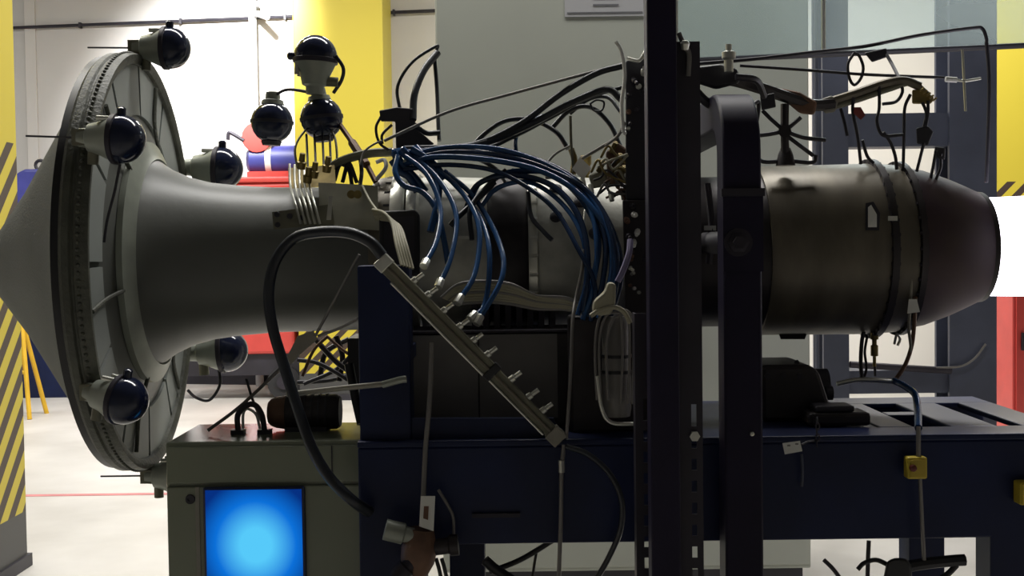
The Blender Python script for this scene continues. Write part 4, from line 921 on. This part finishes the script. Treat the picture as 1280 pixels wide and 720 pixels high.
# thin overhead tubes
hose([(868, 80, 3.5), (940, 74, 3.52), (1010, 66, 3.55), (1080, 58, 3.6), (1150, 44, 3.62), (1215, 35, 3.62), (1228, 36, 3.62), (1233, 48, 3.62), (1233, 53, 3.62)], .0055, M['charcoal'], 'thin dark pipe running above the engine and hooking down', cat='pipe', name='pipe')
hose([(925, 82, 3.5), (1000, 87, 3.5), (1080, 93, 3.5), (1180, 97, 3.5)], .0045, M['charcoal'], 'thin dark rod crossing above the harness', cat='rod', name='steel_rod')
t = thing('probe_cross', P(1206, 140, 3.5), 'thin bright probe cross hanging before the blue-grey column', 'probe')
obj('shaft', ptube(B(), [(1203, 62, 3.5), (1205, 100, 3.5), (1207, 139, 3.5)], .004), M['silver'], t, 40)
obj('bar', ptube(B(), [(1195, 100, 3.5), (1207, 101, 3.5), (1226, 98, 3.5)], .004), M['silver'], t, 40)
obj('collar', ptube(B(), [(1182, 99, 3.5), (1196, 100, 3.5)], .008, sm=False), M['white'], t, 40)
hose([(1233, 53, 3.62), (1236, 90, 3.62), (1236, 135, 3.62), (1233, 228, 3.62)], .006, M['charcoal'], 'dark upright rod beside the far yellow column', cat='rod', name='steel_rod')
# harness over the rear casing
t = thing('wiring_harness', P(1010, 140, 3.45), 'thick olive wiring harness bridging above the rear casing', 'harness')
obj('trunk', ptube(B(), [(880, 96, 3.3), (915, 100, 3.32), (950, 110, 3.36), (985, 122, 3.4), (1015, 131, 3.42), (1042, 130, 3.43)], .017), M['darkmetal'], t, 40)
obj('trunk', ptube(B(), [(1035, 128, 3.43), (1070, 117, 3.44), (1105, 105, 3.45), (1130, 101, 3.45), (1150, 108, 3.45)], .013), M['olive'], t, 40)
obj('trunk', ptube(B(), [(1035, 136, 3.43), (1075, 124, 3.44), (1110, 112, 3.45), (1140, 104, 3.45), (1160, 118, 3.45)], .008), M['khaki'], t, 40)
obj('splice', quad_plate([(1026, 124, 3.42), (1040, 119, 3.42), (1048, 128, 3.42), (1044, 140, 3.42), (1030, 142, 3.42)], .05), M['tanbar'], t, bevel=.006)
obj('splice', quad_plate([(975, 110, 3.40), (1000, 115, 3.40), (1022, 128, 3.40), (1018, 144, 3.40), (1000, 142, 3.40), (978, 124, 3.40)], .06), M['brown'], t, bevel=.008)
cn = obj('connector', quad_plate([(1140, 112, 3.44), (1155, 112, 3.44), (1168, 122, 3.44), (1164, 130, 3.44), (1140, 130, 3.44)], .04), M['brass'], t, bevel=.005)
for k in range(5): obj('pin', ptube(B(), [(1150 + k * 4, 114 + k * 3, 3.43), (1155 + k * 4, 110 + k * 3, 3.42)], .003, sm=False), M['brass'], cn)
obj('red_plug', quad_plate([(1068, 134, 3.42), (1076, 134, 3.42), (1082, 144, 3.42), (1076, 150, 3.42), (1067, 142, 3.42)], .03), mat('dull_red', (.22, .04, .035), .5), t)
# harness branches to the casing
HL = ['wire looping from the harness arm towards the brass connector', 'short wire ending on the turbine casing below the wire loop', 'straight dark wire from brass connector down to the turbine casing', 'small slack wire loop under the harness arm', 'left of two short wires between brass connector and purple block', 'right of two short wires between brass connector and purple block', 'wire from the purple connector block to the nozzle top', 'left wire of the pair from the small block to the nozzle', 'right wire of the pair from the small block to the nozzle', 'dark wire passing the red plug down to the rear flange', 'short wire hanging from the tan splice', 'short wire curling down onto the turbine casing']
for pp, hl in zip(([(1099, 108, 3.44), (1099, 135, 3.44), (1096, 150, 3.44), (1100, 165, 3.44), (1108, 170, 3.44), (1130, 168, 3.44)],
           [(1104, 165, 3.44), (1113, 178, 3.45), (1119, 195, 3.46), (1121, 212, 3.46)],
           [(1138, 118, 3.44), (1131, 135, 3.44), (1130, 165, 3.44), (1129, 205, 3.46), (1127, 215, 3.47)],
           [(1126, 104, 3.45), (1128, 115, 3.45), (1120, 127, 3.45), (1103, 130, 3.45)],
           [(1153, 128, 3.44), (1158, 142, 3.44), (1155, 158, 3.44)], [(1160, 126, 3.44), (1160, 142, 3.44), (1157, 158, 3.44)],
           [(1155, 178, 3.44), (1150, 198, 3.46), (1146, 214, 3.48)], [(1170, 188, 3.44), (1167, 205, 3.46), (1163, 225, 3.46)], [(1176, 192, 3.44), (1176, 208, 3.46), (1170, 225, 3.46)],
           [(1067, 122, 3.43), (1066, 140, 3.43), (1072, 170, 3.44), (1076, 205, 3.46)], [(1051, 136, 3.43), (1056, 155, 3.42), (1059, 170, 3.42)],
           [(1078, 175, 3.45), (1084, 195, 3.46), (1092, 204, 3.46)]), HL):
    hose(pp, .0048, M['charcoal'], hl, 'harness branch wires', 'wire', 'wire')
for nm, pts_, lab in (('connector', [(1145, 160), (1160, 157), (1167, 165), (1160, 182), (1146, 180)], 'dark purple connector block hung on the harness wires'), ('connector', [(1168, 183), (1182, 185), (1181, 200), (1172, 198)], 'small dark connector block above the nozzle')):
    tag(obj('connector_block', quad_plate([(x, y, 3.44) for x, y in pts_], .03), M['charcoal'], None, bevel=.004), lab, 'connector')
bm = B(); ptube(bm, [(1068, 66, 3.5), (1060, 80, 3.5), (1062, 98, 3.5), (1068, 106, 3.5), (1076, 98, 3.5), (1079, 84, 3.5), (1074, 70, 3.5), (1068, 66, 3.5)], .0045)
tag(obj('cable_loop', bm, M['charcoal'], None, 40), 'round loop of dark cable hung from the overhead pipe', 'cable')
t = thing('junction_box', P(1096, 78, 3.6), 'small dark junction box under the overhead pipe with a cable', 'box')
obj('case', quad_plate([(1080, 66, 3.58), (1108, 60, 3.58), (1110, 71, 3.58), (1090, 78, 3.58)], .05), M['charcoal'], t, bevel=.004)
obj('cable', ptube(B(), [(1108, 68, 3.58), (1116, 82, 3.55), (1124, 98, 3.48)], .005), M['charcoal'], t, 40)
# spoked valve linkage above the casing
t = thing('spoke_linkage', P(981, 205, 3.4), 'dark spoked rod linkage standing on the rear casing', 'linkage')
obj('stem', ptube(B(), [(981, 130, 3.4), (981, 165, 3.4), (982, 206, 3.42)], .012), M['darkmetal'], t, 40)
for pp in ([(981, 164, 3.4), (965, 150, 3.4), (953, 138, 3.4)], [(981, 164, 3.4), (1001, 147, 3.4)], [(981, 164, 3.4), (960, 168, 3.4), (940, 170, 3.38)], [(981, 164, 3.4), (1005, 172, 3.4), (1032, 175, 3.4)], [(984, 170, 3.4), (1000, 182, 3.4), (1016, 194, 3.42)]):
    obj('spoke', ptube(B(), pp, .006), M['charcoal'], t, 40)
obj('hub', cyl(B(), P(981, 164, 3.42), P(981, 164, 3.385), .018, n=14), M['darkmetal'], t, 40)
obj('foot_rail', ptube(B(), [(942, 190, 3.42), (954, 202, 3.42), (985, 201, 3.42), (1015, 203, 3.42), (1020, 194, 3.42)], .006), M['charcoal'], t, 40)
obj('foot', lathe(B(), [(0, 0), (0, .028), (.03, .022), (.05, .014), (.05, 0)], P(982, 207, 3.42), (0, 0, 1), 12), M['darkmetal'], t, 40)
t = thing('arch_top_unit', P(920, 110, 3.1), 'cluster of dark pipes and bright fitting on top of the black arch', 'fitting')
obj('block', quad_plate([(868, 84, 3.1), (900, 80, 3.1), (922, 86, 3.1), (925, 104, 3.1), (895, 112, 3.1), (870, 104, 3.1)], .08), M['charcoal'], t, bevel=.008)
obj('spigot', lathe(B(), [(0, 0), (0, .012), (.03, .012), (.035, .018), (.05, .018), (.055, .008), (.07, .008), (.07, 0)], P(911, 90, 3.08), (0, 0, 1), 12), M['silver'], t, 40)
obj('pipe', ptube(B(), [(866, 110, 3.08), (880, 125, 3.08), (895, 135, 3.1)], .012), M['charcoal'], t, 40)
obj('pipe', ptube(B(), [(920, 96, 3.08), (945, 100, 3.1), (955, 120, 3.2)], .009), M['charcoal'], t, 40)
tag(obj('marked_box', quad_plate([(950, 120, 3.3), (968, 116, 3.3), (970, 134, 3.3), (952, 138, 3.3)], .04), M['charcoal'], None, bevel=.003), 'small dark box beside the black arch under the harness', 'box')
hose([(940, 132, 3.2), (948, 128, 3.22), (946, 150, 3.22), (940, 165, 3.2)], .006, M['charcoal'], 'dark hose curving down beside the black arch')
t = thing('edge_clip', P(858, 100, 2.69), 'bent pale steel clip hooked on the slotted upright top', 'clip')
obj('strip', ptube(B(), [(849, 42, 2.7), (855, 56, 2.69), (861, 68, 2.69), (860, 95, 2.69)], .006), M['greywire'], t, 40)
obj('head', lathe(B(), [(0, 0), (0, .008), (.014, .011), (.02, .006), (.02, 0)], P(856, 62, 2.685), (0, -.3, 1), 10), M['silver'], t, 40)

# below the rear casing: drains, cables, conduit
for pp, r, m_, lab in (([(1080, 412, 3.5), (1077, 430, 3.5), (1076, 455, 3.5), (1078, 478, 3.5)], .006, M['charcoal'], 'dark drain tube dangling under the rear flange'),
                       ([(1084, 420, 3.5), (1081, 440, 3.5), (1083, 460, 3.5), (1079, 476, 3.5)], .004, M['charcoal'], 'thin dark wire beside the drain tube'),
                       ([(1144, 372, 3.34), (1143, 400, 3.4), (1140, 430, 3.42), (1132, 455, 3.42), (1120, 474, 3.42)], .006, M['brown'], 'copper cable curving down from the nozzle flange'),
                       ([(1140, 330, 3.33), (1138, 380, 3.36), (1136, 410, 3.4), (1138, 440, 3.42), (1126, 468, 3.42)], .0045, M['tanbar'], 'pale cable curving down from the nozzle flange'),
                       ([(1046, 480, 3.38), (1070, 475, 3.38), (1095, 475, 3.38), (1118, 477, 3.4)], .007, M['silver'], 'bright braided pipe running from the dark gearbox'),
                       ([(1118, 476, 3.4), (1130, 482, 3.35), (1143, 492, 3.28), (1147, 510, 3.2), (1148, 535, 3.05)], .010, M['bluehose'], 'dark blue hose bending down onto the bench edge'),
                       ([(1170, 460, 6.98), (1200, 458, 6.98), (1218, 448, 6.98), (1232, 430, 6.985)], .007, M['greywire'], 'grey cable rising before the blue-grey column')):
    hose(pp, r, m_, lab)
t = thing('drain_valve', P(1093, 455, 3.5), 'small dark drain valve hanging under the rear casing', 'valve')
obj('body', lathe(B(), [(-.05, 0), (-.05, .005), (-.02, .005), (-.018, .011), (.012, .011), (.014, .007), (.03, .007), (.03, .012), (.05, .012), (.05, 0)], P(1093, 437, 3.5), (0, 0, 1), 12), M['brass'], t, 40)
obj('tail', ptube(B(), [(1093, 440, 3.5), (1094, 470, 3.5)], .004), M['charcoal'], t, 40)
tag(obj('bright_tab', quad_plate([(1136, 374, 3.33), (1146, 374, 3.33), (1150, 390, 3.33), (1134, 392, 3.33)], .008), M['white'], None), 'bright white tab under the nozzle flange', 'tab')
hose([(1118, 430, 3.46), (1121, 418, 3.45), (1125, 424, 3.45), (1122, 432, 3.45)], .004, M['silver'], 'small bright wire hook under the casing', cat='wire', name='wire')
# pendant switch box
t = thing('pendant_switch', P(1146, 598, 2.96), 'yellow pendant switch box with red button hanging before the bench', 'switch')
p, q = P(1133, 571, 2.96), P(1158, 598, 2.96)
bx = obj('box', box(B(), (p.x, 2.95, q.z), (q.x, 2.985, p.z)), M['yellow'], t, bevel=.005)
obj('face_frame', box(B(), (p.x + .006, 2.946, q.z + .006), (q.x - .006, 2.951, p.z - .006)), mat('dull_yellow', (.45, .33, .03), .5), t)
qq = P(1141, 585, 2.946); obj('button', lathe(B(), [(0, 0), (0, .009), (.008, .008), (.01, .004), (.01, 0)], qq, (0, -1, 0), 14), mat('red_button', (.12, .012, .01), .4), t, 40, label='dark red button')
obj('cable', ptube(B(), [(1148, 533, 2.97), (1148, 552, 2.965), (1148, 572, 2.965)], .006), M['greywire'], t, 40)
obj('cable', ptube(B(), [(1150, 597, 2.965), (1152, 640, 2.965), (1155, 700, 2.965)], .005), M['greywire'], t, 40)
p, q = P(1272, 602, 2.97), P(1300, 630, 2.97)
t = thing('yellow_switch', ((p.x + q.x) / 2, 2.97, q.z), 'yellow switch box fixed at the bench end above the leg', 'switch')
obj('box', box(B(), (p.x, 2.955, q.z), (q.x, 2.999, p.z)), M['yellow'], t, bevel=.005)
obj('lid', box(B(), (p.x + .004, 2.950, q.z + .004), (q.x - .004, 2.955, p.z - .004)), M['yellow'], t)
# tag and chain on the bench edge
t = thing('bench_tag', P(990, 568, 2.95), 'small white tag tilted on the bench edge beside the black arch', 'tag')
obj('card', quad_plate([(978, 554, 2.94), (1000, 551, 2.94), (1003, 564, 2.935), (981, 568, 2.935)], .005), M['white'], t)
for x, y in ((986, 557), (992, 560), (996, 555)): obj('print_mark', quad_plate([(x - 2, y - 1, 2.938), (x + 2, y - 1, 2.938), (x + 2, y + 1, 2.938), (x - 2, y + 1, 2.938)], .002), M['greywire'], t)
obj('cord', ptube(B(), [(1002, 556, 2.945), (1010, 552, 2.96), (1018, 551, 2.98)], .003), M['charcoal'], t, 40)
t = thing('chain', P(1022, 556, 2.98), 'short dark chain hanging at the bench edge', 'chain')
for k in range(5):
    c_ = P(1021 + (k % 2), 526 + k * 7, 2.98); bm = B()
    tube(bm, [c_ + Vector(((.005 if k % 2 else .001) * math.cos(a_ * PI / 5), (.001 if k % 2 else .005) * math.cos(a_ * PI / 5), .009 * math.sin(a_ * PI / 5))) for a_ in range(11)], .002, 6, False)
    obj('link', bm, M['gunmetal'], t, 40)
qq = P(941, 543, 2.87); tag(obj('rivet_stud', lathe(B(), [(0, 0), (0, .006), (.006, .005), (.008, 0)], qq + Vector((0, .01, 0)), (0, -1, 0), 10), M['silver'], None, 40), 'tiny bright stud on the black arch leg', 'stud')
hose([(1002, 568, 2.98), (1003, 590, 2.98), (1002, 608, 2.98)], .004, M['steelblue'], 'short blue-grey strap hanging on the bench beam', cat='strap', name='strap')
# floor-level pipe tool below the bench
t = thing('pipe_clamp', P(1155, 725, 2.98), 'black pipe clamp hanging below the pendant switch', 'clamp')
obj('jaw', quad_plate([(1108, 702, 2.96), (1118, 697, 2.96), (1133, 698, 2.96), (1140, 706, 2.96), (1140, 724, 2.96), (1104, 724, 2.96)], .05), M['black'], t, bevel=.008)
obj('arm', ptube(B(), [(1135, 708, 2.98), (1160, 704, 2.98), (1190, 701, 2.98), (1206, 700, 2.98)], .015), M['black'], t, 40)
obj('tail', ptube(B(), [(1110, 706, 2.98), (1095, 700, 2.98), (1080, 704, 2.98), (1072, 712, 2.98)], .006), M['black'], t, 40)
obj('tail', ptube(B(), [(1196, 706, 2.98), (1184, 718, 2.98), (1165, 730, 2.98)], .008), M['black'], t, 40)
hose([(1086, 676, 3.2), (1085, 700, 3.2), (1084, 740, 3.2)], .006, M['charcoal'], 'dark cable dangling under the bench near the clamp', cat='cable', name='cable')
hose([(1030, 700, 3.3), (1042, 712, 3.3), (1055, 730, 3.3)], .006, M['charcoal'], 'dark cable slanting under the bench by the arch', cat='cable', name='cable')
